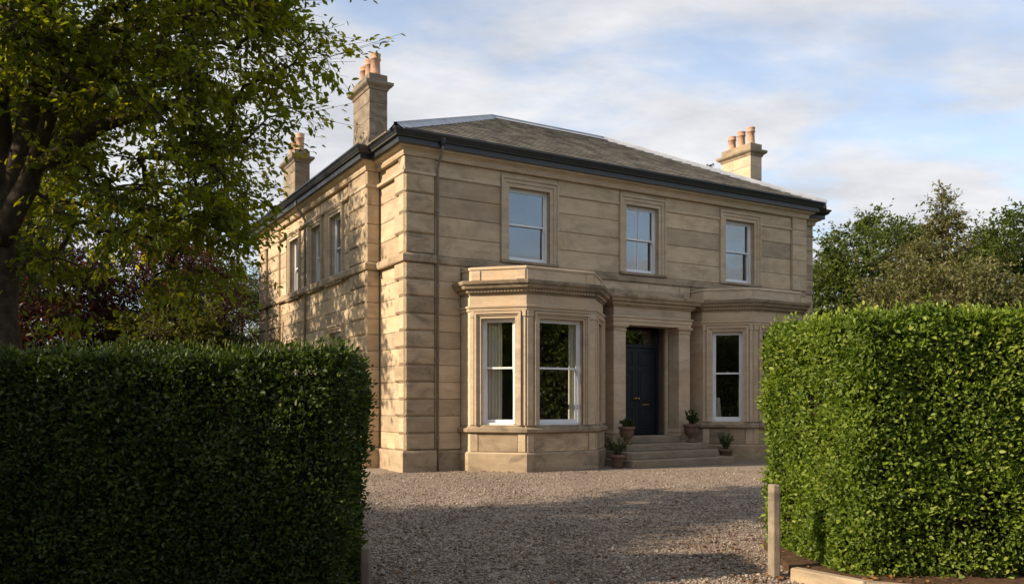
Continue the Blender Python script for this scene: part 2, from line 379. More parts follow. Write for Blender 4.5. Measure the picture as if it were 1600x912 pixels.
# ================================================================== HOUSE
TH = math.atan2(0.505, 0.863)
HO = Vector((-2.47, 19.2, 0))
house = empty('stone_villa', HO, TH, 'two storey honey sandstone villa with slate hipped roof and canted bays', 'house')
D2 = Vector
FF = Frame((0, 0), (1, 0))                # front,   s = x
FL = Frame((0, 1.685), (0, -1))           # left return by the corner, s from the wing to the corner (0..1.685)
FW = Frame((-0.284, 12.5), (0, -1))       # left wing, s = 12.5 - y
FWR = Frame((-0.284, 1.685), (1, 0))      # wing return, faces front
FR = Frame((13.5, 0.6), (1, 0))           # right set-back wing front
FRS = Frame((13.5, 0), (0, 1))            # right side of the main front
FRW = Frame((14.5, 0.6), (0, 1))
FB = Frame((14.5, 12.5), (-1, 0))
ZU = [5.06, 5.53, 6.0, 6.47, 6.93]
ZL = [0.5 + i * (4.87 - 0.5) / 11 for i in range(12)]
ZTOP = 7.3
WS = -0.07                                  # recess of plain walls behind the piers
CX1, CX2, CXD = 3.42, 10.70, 7.03           # window axes on the front
PX0, PX1 = 5.69, 8.36
# openings (clear) on the front:  s0,s1,z0,z1
uw = [(CX1 - 0.6, CX1 + 0.6, 5.13, 6.95), (CXD - 0.56, CXD + 0.56, 5.13, 6.95), (CX2 - 0.58, CX2 + 0.58, 5.13, 6.95)]
dop = (CXD - 0.78, CXD + 0.78, 0.72, 3.74)
bayops = [(CX1 - 1.6, CX1 + 1.6, 0.7, 3.75), (CX2 - 1.6, CX2 + 1.6, 0.7, 3.75)]
fw = wall_core(FF, 0.06, 13.44, 0, 7.5, uw + [dop] + bayops, 0.36, WS - 0.03).build('front_wall', M['mortar'], house)
arch = [(o[0] - 0.24, o[1] + 0.24, o[2] - 0.02, o[3] + 0.24) for o in uw]
ex = arch + [(CX1 - 1.94, CX1 + 1.94, 0, 4.80), (CX2 - 1.94, CX2 + 1.94, 0, 4.80), (PX0, PX1, 0, 4.6)]
courses(FF, 0.80, 12.85, ZU, ex, WS, M['stone'], fw, 1.7, 3)
courses(FF, 0.80, 12.85, [0.5] + ZL[1:], ex, WS, M['stone'], fw, 1.6, 4)
courses(FF, 0.80, 12.85, [6.93, ZTOP], arch, WS + 0.012, M['stone'], fw, 2.3, 5)
# corner piers: rusticated quoins
cp = wall_core(FF, 0.0, 0.76, 0, 7.4, [], 0.3, -0.03).build('corner_pier', M['mortar'], house)
for i, (a, b) in enumerate(list(zip(ZL, ZL[1:])) + [(4.87, 5.06)] + list(zip(ZU, ZU[1:])) + [(6.93, ZTOP)]):
    big = (b - a) > 0.3 and b < 6.95
    if abs(a - 4.87) < 0.01: continue
    block(FF, 0.0, 0.78, a, b, 0.012 if big else 0, M['quoin'], cp, 0.09, 0.042 if big else 0.008, 0.004)
sp_ = wall_core(FL, 0.0, 1.66, 0, 7.4, [], 0.3, WS - 0.02).build('side_wall', M['mortar'], house)
k_ = 0
for (a, b) in list(zip(ZL, ZL[1:])) + list(zip(ZU, ZU[1:])) + [(6.93, ZTOP)]:
    big = (b - a) > 0.3 and b < 6.95
    wq = 0.36 if k_ % 2 else 0.62; k_ += 1
    block(FL, 1.685 - wq, 1.685, a, b, 0.012 if big else 0, M['stone'], sp_, 0.11, 0.042 if big else 0.008, 0.004)
    block(FL, 0.0, 1.685 - wq, a, b, WS, M['stone'], sp_, 0.06, 0.008, 0.004)
# left wing wall (windows)
def y2s(y): return 12.5 - y
lw = [(y2s(4.75), y2s(3.75), 4.95, 6.72), (y2s(6.45), y2s(5.55), 4.95, 6.72), (y2s(8.75), y2s(7.75), 4.95, 6.72), (y2s(4.75), y2s(3.75), 1.3, 3.52), (y2s(8.75), y2s(7.75), 1.3, 3.42)]
wg = wall_core(FW, 0.02, 12.5 - 1.705, 0, 7.5, lw, 0.36, WS - 0.03).build('side_wall', M['mortar'], house)
la = [(o[0] - 0.2, o[1] + 0.2, o[2] - 0.12, o[3] + 0.2) for o in lw]
courses(FW, y2s(9.9), y2s(2.99), ZU + [ZTOP], la, WS, M['stone'], wg, 2.2, 7)
courses(FW, y2s(9.9), y2s(2.99), ZL[0:1] + ZL[5:], la, WS, M['stone'], wg, 2.4, 8)
for (ya, yb) in ((2.99, 1.685), (12.5, 11.6), (11.2, 9.9)):
    for (a, b) in list(zip(ZL[4:], ZL[5:])) + list(zip(ZU, ZU[1:])) + [(6.93, ZTOP)] + [(0.5, ZL[4])]:
        block(FW, y2s(ya), y2s(yb), a, b, 0.012, M['quoin'] if ya < 3 else M['stone'], wg, 0.14, 0.04, 0.004)
for (a, b) in list(zip(ZL, ZL[1:])) + list(zip(ZU, ZU[1:])) + [(6.93, ZTOP)]:
    block(FWR, 0.0, 0.284 + 0.05, a, b, 0.0, M['stone'], wg, 0.12, 0.02, 0.004)
# right wing
rw = wall_core(FR, -0.04, 0.98, 0, 7.5, [], 0.3, WS).build('side_wall', M['mortar'], house)
wall_core(FRS, 0.05, 0.75, 0, 7.5, [], 0.3, -0.03).build('side_wall', M['stone'], house)
wall_core(FRW, 0.02, 11.9, 0, 7.5, [], 0.3, -0.03).build('side_wall', M['stone'], house)
wall_core(FB, 0.02, 14.76, 0, 7.5, [], 0.3, -0.03).build('rear_wall', M['stone'], house)
for (a, b) in list(zip(ZL[5:], ZL[6:])) + list(zip(ZU, ZU[1:])) + [(6.93, ZTOP)]:
    block(FR, 0.02, 1.0, a, b, 0.012, M['quoin'], rw, 0.1, 0.028, 0.004)
for (a, b) in list(zip(ZL[5:], ZL[6:])) + list(zip(ZU, ZU[1:])) + [(6.93, ZTOP)]:
    block(FF, 12.87, 13.5, a, b, 0.0, M['stone'], fw, 0.12, 0.012, 0.004)

OUT = [(-0.284, 12.5), (-0.284, 1.685), (0, 1.685), (0, 0), (13.5, 0), (13.5, 0.6), (14.5, 0.6), (14.5, 12.5)]
# plinth, string course, frieze moulding, cornice, gutter around the building
def ring(name, prof, mat, poly=OUT, closed=True):
    mb = MB(); mb.sweep(poly, prof, closed); return mb.build(name, mat, house)
# plinth in separate runs (broken by bays and steps)
pl = [(-0.12, 0.0), (0.075, 0.0), (0.075, 0.46), (0.05, 0.5), (-0.12, 0.5)]
pl2 = [(-0.14, 0.0), (0.0, 0.0), (0.0, 0.45), (-0.025, 0.485), (-0.14, 0.485)]
ring('plinth', pl, M['weathered'], [(0, 0.78), (0, 0), (0.78, 0)], False)
ring('plinth', pl2, M['quoin'], [(0.86, 0), (CX1 - 1.95, 0)], False)
ring('plinth', pl2, M['quoin'], [(0, 1.68), (0, 0.785)], False)
ring('plinth', pl, M['quoin'], [(-0.284, 12.5), (-0.284, 1.685), (0.0, 1.685)], False)
ring('plinth', pl2, M['quoin'], [(CX2 + 1.95, 0), (13.5, 0), (13.5, 0.6), (14.5, 0.6), (14.5, 12.5)], False)
ring('string_course', [(-0.15, 4.87), (0.045, 4.87), (0.06, 4.90), (0.06, 5.02), (0.02, 5.06), (-0.15, 5.06)], M['weathered'], [(-0.284, 12.5), (-0.284, 1.685), (0, 1.685), (0, 0), (0.79, 0)], False)
ring('string_course', [(-0.2, 4.87), (-0.04, 4.87), (-0.025, 4.90), (-0.025, 5.02), (-0.06, 5.055), (-0.2, 5.055)], M['weathered'], [(0.792, 0), (13.5, 0), (13.5, 0.6), (14.5, 0.6), (14.5, 12.5)], False)
ring('frieze_moulding', [(-0.12, 6.90), (0.028, 6.90), (0.04, 6.93), (0.028, 6.965), (-0.12, 6.965)], M['trim'], [(-0.284, 12.5), (-0.284, 1.685), (0, 1.685), (0, 0), (0.78, 0)], False)
for (a, b) in ((0.79, CX1 - 0.85), (CX1 + 0.85, CXD - 0.81), (CXD + 0.81, CX2 - 0.83), (CX2 + 0.83, 13.5)):
    ring('frieze_moulding', [(-0.12, 6.905), (-0.04, 6.905), (-0.028, 6.93), (-0.04, 6.96), (-0.12, 6.96)], M['trim'], [(a, 0), (b, 0)], False)
ring('cornice', [(-0.2, ZTOP + 0.002), (0.03, ZTOP + 0.002), (0.05, 7.34), (0.055, 7.40), (0.10, 7.44), (0.17, 7.46), (0.19, 7.52), (0.19, 7.56), (-0.2, 7.56)], M['trim'])
# dentils
mb = MB()
def dentils(mb, F, a, b, z0, z1, n0, n1, pitch=0.115):
    pitch *= 0.8; n1 = n0 + (n1 - n0) * 0.55
    n = int((b - a) / pitch)
    for i in range(n): mb.fbox(F, a + (i + 0.2) * pitch, a + (i + 0.75) * pitch, z0, z1, n0, n1)
dentils(mb, FF, 0.0, 13.5, 7.345, 7.412, 0.0, 0.105)
dentils(mb, FL, 0.1, 1.685, 7.345, 7.412, 0.0, 0.105)
dentils(mb, FW, 0, 10.8, 7.345, 7.412, 0.0, 0.105)
dentils(mb, FR, 0.1, 1.0, 7.345, 7.412, 0.0, 0.105)
o = mb.build('dentil_course', M['trim'], house); o['kind'] = 'stuff'
ring('fascia', [(0.12, 7.52), (0.26, 7.505), (0.26, 7.66), (0.12, 7.66)], M['gutter'])
ring('gutter', [(0.20, 7.64), (0.275, 7.63), (0.335, 7.66), (0.37, 7.73), (0.40, 7.76), (0.40, 7.795), (0.36, 7.795), (0.33, 7.74), (0.22, 7.70)], M['gutter'])
# ---- roof
AP = 10.5
rz = 7.76
EV = -0.32
A1 = (5.1, 5.1); A2 = (9.45, 5.1); A3 = (9.45, 7.6); A4 = (5.1, 7.6)
mb = MB()
e = [(-0.33, EV), (14.0, EV), (14.8, 0.3), (14.8, 12.8), (-0.6, 12.8), (-0.6, 1.38), (-0.33, 1.38)]
mb.v = [(x, y, rz) for x, y in e] + [(*A1, AP), (*A2, AP), (*A3, AP), (*A4, AP)] + [(x, y, rz - 0.12) for x, y in e]
mb.f = [(0, 1, 8, 7), (1, 2, 8), (2, 3, 9, 8), (3, 4, 10, 9), (4, 5, 6, 0, 7, 10), (7, 8, 9, 10)] + [(11 + i, 11 + (i + 1) % 7, (i + 1) % 7, i) for i in range(7)] + [tuple(range(11, 18))]
roof = mb.build('roof', simple('roof_deck', (0.10, 0.09, 0.075), 0.8), house)
# slates on the front slope and right slope, real overlapping pieces
def slates(p0, p1, q0, q1, rows, wd, name='slate_course', inset=0.0):
    p0, p1, q0, q1 = map(Vector, (p0, p1, q0, q1))
    mb = MB(); rn = []
    nrm = (p1 - p0).cross(q0 - p0).normalized()
    if nrm.z < 0: nrm = -nrm
    rg = random.Random(3)
    up = ((q0 + q1) / 2 - (p0 + p1) / 2).normalized()
    for r in range(rows):
        t0, t1 = r / rows, min(1.0, (r + 1.35) / rows)
        a0, b0 = p0.lerp(q0, t0), p1.lerp(q1, t0)
        L = (b0 - a0).length; d = (b0 - a0).normalized(); H = (p0.lerp(q0, t1) - a0).dot(up - d * up.dot(d))
        vv = (q0 - p0) - d * (q0 - p0).dot(d); vv.normalize()
        x = -0.5 * wd * (r % 2)
        while x < L:
            w_ = wd * rg.uniform(0.9, 1.1); x0, x1 = max(inset, x) + 0.002, min(L - inset, x + w_) - 0.002; x += w_
            if x1 - x0 < 0.05: continue
            lo = rg.uniform(-0.004, 0.004); th = rg.uniform(0.0265, 0.0295)
            s0, s1 = a0 + d * x0 + vv * lo, a0 + d * x1 + vv * (lo + rg.uniform(-0.006, 0.006))
            u0, u1 = s0 + vv * H, s1 + vv * H
            b_ = len(mb.v)
            mb.v += [tuple(s0 + nrm * 0.012), tuple(s1 + nrm * 0.012), tuple(u1 + nrm * 0.006), tuple(u0 + nrm * 0.006),
                     tuple(s0 + nrm * (0.018 + th)), tuple(s1 + nrm * (0.018 + th)), tuple(u1 + nrm * 0.012), tuple(u0 + nrm * 0.012)]
            mb.f += [(b_ + 4, b_ + 5, b_ + 6, b_ + 7), (b_, b_ + 1, b_ + 5, b_ + 4), (b_ + 1, b_ + 2, b_ + 6, b_ + 5), (b_ + 3, b_, b_ + 4, b_ + 7)]
            rn += [rg.random()] * 8
    o = mb.build(name, M['slate'], roof); o['kind'] = 'stuff'
    at_ = o.data.attributes.new('rnd', 'FLOAT', 'POINT'); at_.data.foreach_set('value', rn)
slates((-0.33, EV, rz), (14.0, EV, rz), (*A1, AP), (*A2, AP), 23, 0.34)
slates((14.8, 0.3, rz), (14.8, 12.8, rz), (*A2, AP), (*A3, AP), 14, 0.45, inset=0.4)
slates((-0.6, 12.8, rz), (-0.4, EV, rz), (*A4, AP), (*A1, AP), 14, 0.45, inset=0.4)
def flash(a, b, wdt, name):
    a, b = Vector(a), Vector(b); d = (b - a).normalized(); sd = d.cross(Vector((0, 0, 1))).normalized(); upv = sd.cross(d)
    mb = MB(); n = 8
    for i in range(n + 1):
        q = a.lerp(b, i / n) + upv * random.uniform(0, 0.006)
        for (s_, u_) in ((-wdt, -0.09), (-0.05, 0.02), (-0.04, 0.07), (0.04, 0.07), (0.05, 0.02), (wdt, -0.09)):
            mb.v.append(tuple(q + sd * s_ + upv * u_))
    for i in range(n):
        for k in range(5): mb.f.append((i * 6 + k, i * 6 + k + 1, i * 6 + k + 7, i * 6 + k + 6))
    mb.build(name, M['lead'], roof)
flash((-0.36, EV - 0.03, rz + 0.06), (A1[0], A1[1], AP + 0.05), 0.19, 'hip_flashing')
flash((14.0, EV, rz + 0.06), (A2[0], A2[1], AP + 0.05), 0.2, 'hip_flashing')
flash((A1[0] - 0.05, A1[1], AP + 0.04), (A2[0] + 0.05, A2[1], AP + 0.04), 0.22, 'ridge_flashing')

# ---- chimneys
def chimney(x0, x1, y0, y1, zt, label, z0=7.4, mat='quoin'):
    mb = MB(); mb.box(x0 + 0.015, x1 - 0.015, y0 + 0.015, y1 - 0.015, z0, zt - 0.2)
    ch = mb.build('chimney', M['mortar'], house); ch['label'] = label
    mb = MB(); mb.box(x0 - 0.05, x1 + 0.05, y0 - 0.05, y1 + 0.05, z0, 8.42); mb.box(x0 - 0.025, x1 + 0.025, y0 - 0.025, y1 + 0.025, 8.42, 8.5)
    mb.build('chimney_base', M[mat], ch, bevel=0.012)
    e = [8.5 + (zt - 0.42 - 8.5) * q for q in (0, 0.36, 0.72, 1)]
    fr = [(Frame((x0, y1), (0, -1)), y1 - y0), (Frame((x0, y0), (1, 0)), x1 - x0), (Frame((x1, y0), (0, 1)), y1 - y0), (Frame((x1, y1), (-1, 0)), x1 - x0)]
    for fi, (f, L) in enumerate(fr):
        for i in range(3):
            cut = [0, L] if fi % 2 or i == 1 else [0, L * (0.55 if i == 0 else 0.4), L]
            for a, b in zip(cut, cut[1:]): block(f, a, b, e[i], e[i + 1], 0.0, M[mat], ch, 0.05, 0.006, 0.003)
    mb = MB(); P = [(x0, y1), (x0, y0), (x1, y0), (x1, y1)]
    mb.sweep(P, [(-0.2, zt - 0.42), (0.02, zt - 0.42), (0.04, zt - 0.36), (0.11, zt - 0.31), (0.13, zt - 0.28), (0.13, zt - 0.22), (0.02, zt - 0.19), (0.0, zt - 0.185), (0.0, zt - 0.01), (-0.2, zt)], True)
    mb.box(x0 + 0.1, x1 - 0.1, y0 + 0.1, y1 - 0.1, zt - 0.3, zt + 0.004)
    mb.build('chimney_cap', M['soot_and_shade'] if mat == 'soot_and_shade' else M['weathered'], ch)
    for i in range(3):
        yy = y0 + (y1 - y0) * (0.18 + 0.32 * i); hh = (0.58, 0.55, 0.50)[i]
        pr = [(0.150, 0.0), (0.150, 0.05), (0.132, 0.08), (0.120, hh * 0.72), (0.145, hh * 0.74), (0.148, hh * 0.78), (0.130, hh * 0.80), (0.140, hh * 0.95), (0.145, hh), (0.105, hh), (0.10, hh * 0.6)]
        mb = MB(); mb.lathe(pr, ((x0 + x1) / 2, yy, zt - 0.01), 18); mb.build('chimney_pot', M['terracotta'], ch, True)
chimney(0.15, 0.65, 2.66, 3.87, 10.14, 'tall stone chimney stack with soot and tree shade in its colour, rising from the side wall', 7.4, 'soot_and_shade')
chimney(13.02, 13.54, 1.88, 3.2, 10.14, 'clean buff stone chimney stack on the far end of roof', 7.4, 'trim')
chimney(0.15, 0.65, 9.5, 10.9, 9.95, 'stone chimney stack half hidden by tree leaves', 7.4, 'soot_and_shade')

# ---- windows
def sash_window(F, s0, s1, z0, z1, face, name='window', bars=0, archi=0.24, depth=0.14, sill=True, label=None, prj=0.05, amat='trim', mz=None):
    n = face - depth
    mb = MB(); fwid = 0.055
    mb.fbox(F, s0, s0 + fwid, z0, z1, n - 0.12, n); mb.fbox(F, s1 - fwid, s1, z0, z1, n - 0.12, n)
    mb.fbox(F, s0 + fwid, s1 - fwid, z1 - 0.045, z1, n - 0.12, n); mb.fbox(F, s0 + fwid, s1 - fwid, z0, z0 + 0.05, n - 0.12, n + 0.02)
    W = mb.build(name, M['white'], house, bevel=0.004)
    if label: W['label'] = label
    zm_ = mz if mz else (z0 + z1) / 2 + 0.02
    a, b = s0 + fwid + 0.002, s1 - fwid - 0.002
    for q, (c0, c1, dd) in enumerate(((zm_ - 0.022, z1 - 0.047, 0.022), (z0 + 0.052, zm_ + 0.022, 0.066))):
        mb = MB(); st = 0.042; br = 0.075 if q else 0.04; tr = 0.04
        mb.fbox(F, a, a + st, c0, c1, n - dd - 0.038, n - dd); mb.fbox(F, b - st, b, c0, c1, n - dd - 0.038, n - dd)
        mb.fbox(F, a + st, b - st, c0, c0 + (br if q else 0.044), n - dd - 0.038, n - dd); mb.fbox(F, a + st, b - st, c1 - (0.044 if q else tr), c1, n - dd - 0.038, n - dd)
        if q == 0:
            for xx in (a, b - st): mb.fbox(F, xx + 0.004, xx + st - 0.004, c0 - 0.07, c0, n - dd - 0.036, n - dd - 0.004)
        for k in range(bars):
            xc = a + (b - a) * (k + 1) / (bars + 1); mb.fbox(F, xc - 0.011, xc + 0.011, c0 + 0.03, c1 - 0.03, n - dd - 0.03, n - dd - 0.006)
        mb.build('sash', M['white'], W)
        mb = MB(); mb.fbox(F, a + st - 0.006, b - st + 0.006, c0 + 0.035, c1 - 0.035, n - dd - 0.022, n - dd - 0.018)
        mb.build('pane', M['glass'], W)
    mb = MB(); mb.fbox(F, (a + b) / 2 - 0.03, (a + b) / 2 + 0.03, zm_ + 0.022, zm_ + 0.05, n - 0.066, n - 0.03); mb.build('sash_lock', M['brass'], W)
    if archi:
        mb = MB(); aw = archi
        # stepped stone architrave, mitred: outer bead, outer fascia, inner fascia
        for (w0, w1, pj) in ((aw - 0.05, aw, prj + 0.03), (aw * 0.42, aw - 0.051, prj), (0.0, aw * 0.42 - 0.001, prj - 0.025)):
            pts = [(s0 - w0, z0), (s0 - w0, z1 + w0), (s1 + w0, z1 + w0), (s1 + w0, z0), (s1 + w1, z0), (s1 + w1, z1 + w1), (s0 - w1, z1 + w1), (s0 - w1, z0)]
            b_ = len(mb.v)
            for nn in (face - 0.05, face + pj):
                mb.v += [F.p(q_, nn, z_) for q_, z_ in pts]
            for (i, j, k2, l) in ((0, 1, 6, 7), (1, 2, 5, 6), (2, 3, 4, 5)):
                mb.f += [(b_ + 8 + i, b_ + 8 + j, b_ + 8 + k2, b_ + 8 + l)]
            for i in range(8):
                j = (i + 1) % 8; mb.f.append((b_ + i, b_ + j, b_ + 8 + j, b_ + 8 + i))
        # reveal lining
        rv = 0.004
        mb.fbox(F, s0 - 0.06, s0 + rv, z0, z1, n - 0.02, face - 0.048); mb.fbox(F, s1 - rv, s1 + 0.06, z0, z1, n - 0.02, face - 0.048)
        mb.fbox(F, s0 - 0.06, s1 + 0.06, z1 - rv, z1 + 0.06, n - 0.02, face - 0.048)
        mb.build('architrave', M[amat], W)
    if sill:
        mb = MB(); mb.fbox(F, s0 - archi - 0.02, s1 + archi + 0.02, z0 - 0.13, z0 - 0.001, n - 0.1, face + 0.10)
        mb.build('sill', M['weathered'], W, bevel=0.01)
    return W
for i, o_ in enumerate(uw):
    sash_window(FF, *o_, WS, bars=1 if i == 1 else 0, sill=False, prj=0.038)
    mb = MB(); mb.fbox(FF, o_[0] - 0.25, o_[1] + 0.25, 5.057, 5.128, WS - 0.3, WS + 0.075); mb.build('window_sill', M['weathered'], house, bevel=0.008)
for i, o_ in enumerate(lw): sash_window(FW, *o_, WS, archi=0.2, depth=0.14)

# ---- bays
def bay(cx, full):
    hw, cl, pj, rt = 0.97, 0.96, 1.36, 0.40
    P = [(cx - hw - cl, 0.1), (cx - hw - cl, -rt), (cx - hw, -pj), (cx + hw, -pj), (cx + hw + cl, -rt), (cx + hw + cl, 0.1)]
    L = math.hypot(cl, pj - rt)
    Fs = [Frame(P[i], Vector(P[i + 1]) - Vector(P[i])) for i in range(5)]
    lens = [(Vector(P[i + 1]) - Vector(P[i])).length for i in range(5)]
    win = {1: (L / 2 - 0.41, L / 2 + 0.41), 2: (lens[2] / 2 - 0.62, lens[2] / 2 + 0.62), 3: (L / 2 - 0.41, L / 2 + 0.41)}
    z0, z1 = 1.085, 3.57
    for i in range(5):
        ops = [(win[i][0], win[i][1], z0, z1)] if i in win else []
        # core panel: trimmed so neighbours meet at mitres
        e = 0.0
        wall_core(Fs[i], e, lens[i] - e, 0.0, 4.3, ops, 0.20, -0.004 * (i % 2)).build('bay_wall', M['trim'], house)
        # recessed dado pieces: real stones in the apron
        if lens[i] > 0.8:
            bw = bpy.data.objects[-1] if False else None
    ring('bay_plinth', [(-0.15, 0), (0.07, 0), (0.07, 0.42), (0.035, 0.46), (-0.15, 0.46)], M['quoin'], P, False)
    ring('bay_sill', [(-0.15, 0.90), (0.06, 0.90), (0.105, 0.93), (0.105, 1.0), (0.02, 1.035), (0.0, 1.083), (-0.15, 1.083)], M['weathered'], P, False)
    for i in (1, 2, 3):
        mbp = None
        L_ = lens[i]
        base = MB(); base.fbox(Fs[i], 0.14, L_ - 0.14, 0.47, 0.89, -0.05, 0.006); pn = base.build('apron', M['mortar'], house)
        for (a, b) in ((0.012, 0.2), (0.205, L_ - 0.205), (L_ - 0.2, L_ - 0.012)):
            block(Fs[i], a, b, 0.465, 0.898, 0.022 if (a > 0.2 and a < 0.25) else 0.034, M['quoin'] if 0.2 < a < 0.25 else M['stone'], pn, 0.05, 0.006, 0.003)
    ring('bay_architrave', [(-0.1, 3.74), (0.03, 3.74), (0.035, 3.80), (0.06, 3.82), (0.06, 3.86), (0.01, 3.875), (-0.1, 3.875)], M['trim'], P, False)
    ring('bay_cornice', [(-0.15, 4.13), (0.03, 4.13), (0.04, 4.165), (0.08, 4.175), (0.085, 4.235), (0.17, 4.26), (0.19, 4.32), (0.235, 4.35), (0.25, 4.40), (0.25, 4.425), (0.0, 4.46), (-0.15, 4.46)], M['weathered'], P, False)
    mb = MB()
    for i in (0, 1, 2, 3, 4): dentils(mb, Fs[i], 0.03, lens[i] - 0.02, 4.178, 4.228, 0.05, 0.13, 0.10)
    o = mb.build('dentil_course', M['trim'], house); o['kind'] = 'stuff'
    ring('bay_parapet', [(-0.18, 4.455), (-0.03, 4.455), (-0.03, 4.70), (-0.005, 4.715), (-0.005, 4.76), (-0.02, 4.775), (-0.18, 4.79)], M['trim'], P, False)
    for i in (1, 2, 3):
        for (a, b) in ((0.03, 0.24), (lens[i] - 0.24, lens[i] - 0.03)):
            mb = MB(); mb.fbox(Fs[i], a, b, 4.47, 4.69, -0.05, -0.008); mb.build('parapet_pier', M['trim'], house, bevel=0.004)
    mb = MB(); mb.v = [(x, y + 0.02, 4.45) for x, y in P] + [(x, y + 0.02, 4.3) for x, y in P]
    mb.f = [tuple(range(6)), tuple(range(11, 5, -1))] + [(i, (i + 1) % 6, 6 + (i + 1) % 6, 6 + i) for i in range(6)]
    mb.build('bay_roof', M['lead'], house)
    mb = MB(); Q = [(cx + (x - cx) * 0.93, min(0.4, y * 0.9 + 0.05)) for x, y in P]
    mb.v = [(x, y, 0.72) for x, y in Q] + [(x, y, 0.5) for x, y in Q]
    mb.f = [tuple(range(6)), tuple(range(11, 5, -1))] + [(i, (i + 1) % 6, 6 + (i + 1) % 6, 6 + i) for i in range(6)]
    mb.build('bay_floor', M['plaster'], house)
    for i in (1, 2, 3):
        sash_window(Fs[i], *win[i], z0, z1, 0.0, archi=0.15, depth=0.12, sill=False, prj=0.042, mz=2.42)
        # angle pilasters between windows
        mb = MB()
        w0, w1 = win[i]
        for (a, b) in ((0.015, w0 - 0.175), (w1 + 0.175, lens[i] - 0.015)):
            if b - a > 0.05:
                mb.fbox(Fs[i], a, b, 1.084, 3.60, -0.02, 0.03); mb.fbox(Fs[i], a - 0.004, b + 0.012, 3.60, 3.735, -0.02, 0.048)
        mb.build('pilaster', M['trim'], house, bevel=0.006)
    return Fs, lens, win
bayL = bay(CX1, True); bayR = bay(CX2, True)

# ---- portico, door, steps
pv = 0.40
FP = Frame((PX0, -pv), (1, 0)); PW = PX1 - PX0
mb = MB(); mb.box(PX0 + 0.01, PX1 - 0.01, -pv + 0.01, 0.02, 3.66, 4.16); port = mb.build('portico', M['trim'], house)
PP = [(PX0, 0.05), (PX0, -pv), (PX1, -pv), (PX1, 0.05)]
def pring(name, prof, mat):
    mb = MB(); mb.sweep(PP, prof); return mb.build(name, mat, port)
pring('architrave', [(-0.1, 3.655), (0.0, 3.655), (0.0, 3.74), (0.02, 3.75), (0.02, 3.83), (0.05, 3.85), (0.05, 3.885), (0.0, 3.90), (-0.1, 3.90)], M['trim'])
pring('cornice', [(-0.15, 4.13), (0.03, 4.13), (0.04, 4.165), (0.08, 4.175), (0.085, 4.235), (0.17, 4.26), (0.19, 4.32), (0.235, 4.35), (0.25, 4.40), (0.25, 4.43), (-0.05, 4.475), (-0.4, 4.475)], M['weathered'])
pring('blocking_course', [(-0.4, 4.47), (-0.13, 4.47), (-0.13, 4.60), (-0.15, 4.63), (-0.4, 4.63)], M['weathered'])
mb = MB(); dentils(mb, FP, 0.02, PW - 0.02, 4.178, 4.228, 0.05, 0.13, 0.1); o = mb.build('dentil_course', M['trim'], port); o['kind'] = 'stuff'
mb = MB(); mb.box(PX0 + 0.05, PX1 - 0.05, -pv + 0.05, 0.1, 4.2, 4.47); mb.build('portico_roof', M['lead'], port)
for (a, b) in ((PX0, PX0 + 0.44), (PX1 - 0.44, PX1)):
    mb = MB(); mb.box(a + 0.02, b - 0.02, -pv + 0.02, 0.05, 0.93, 3.50)
    cl_ = mb.build('column', M['trim'], port, bevel=0.012)
    mb = MB(); mb.sweep([(a + 0.02, 0.06), (a + 0.02, -pv + 0.02), (b - 0.02, -pv + 0.02), (b - 0.02, 0.06)],
             [(-0.1, 3.49), (0.015, 3.49), (0.02, 3.52), (0.0, 3.53), (0.0, 3.56), (0.04, 3.60), (0.055, 3.61), (0.055, 3.653), (-0.1, 3.653)]); mb.build('capital', M['trim'], cl_)
    mb = MB(); mb.sweep([(a + 0.02, 0.06), (a + 0.02, -pv + 0.02), (b - 0.02, -pv + 0.02), (b - 0.02, 0.06)],
             [(-0.1, 0.52), (0.06, 0.52), (0.06, 0.74), (0.04, 0.76), (0.05, 0.80), (0.04, 0.84), (0.015, 0.86), (0.0, 0.93), (-0.1, 0.93)]); mb.build('column_base', M['trim'], cl_)
# jambs and door wall lining
mb = MB()
mb.fbox(FF, PX0 + 0.445, dop[0], 0.72, 3.66, -0.4, -0.03); mb.fbox(FF, dop[1], PX1 - 0.445, 0.72, 3.66, -0.4, -0.03)
mb.fbox(FF, PX0 + 0.445, PX1 - 0.445, 3.74, 4.0, -0.4, -0.03)
mb.build('door_surround', M['trim'], house)
FD = Frame((dop[0], 0.34), (1, 0)); dw = dop[1] - dop[0]
mb = MB()
mb.fbox(FD, 0, 0.07, 0.735, 3.74, -0.1, 0.02); mb.fbox(FD, dw - 0.07, dw, 0.735, 3.74, -0.1, 0.02); mb.fbox(FD, 0.07, dw - 0.07, 3.68, 3.74, -0.1, 0.02); mb.fbox(FD, 0.07, dw - 0.07, 3.12, 3.21, -0.1, 0.03)
df = mb.build('door_frame', M['door'], house, bevel=0.005)
mb = MB(); mb.fbox(FD, 0.07, dw - 0.07, 3.212, 3.678, -0.05, -0.045); mb.build('fanlight', M['glass'], df)
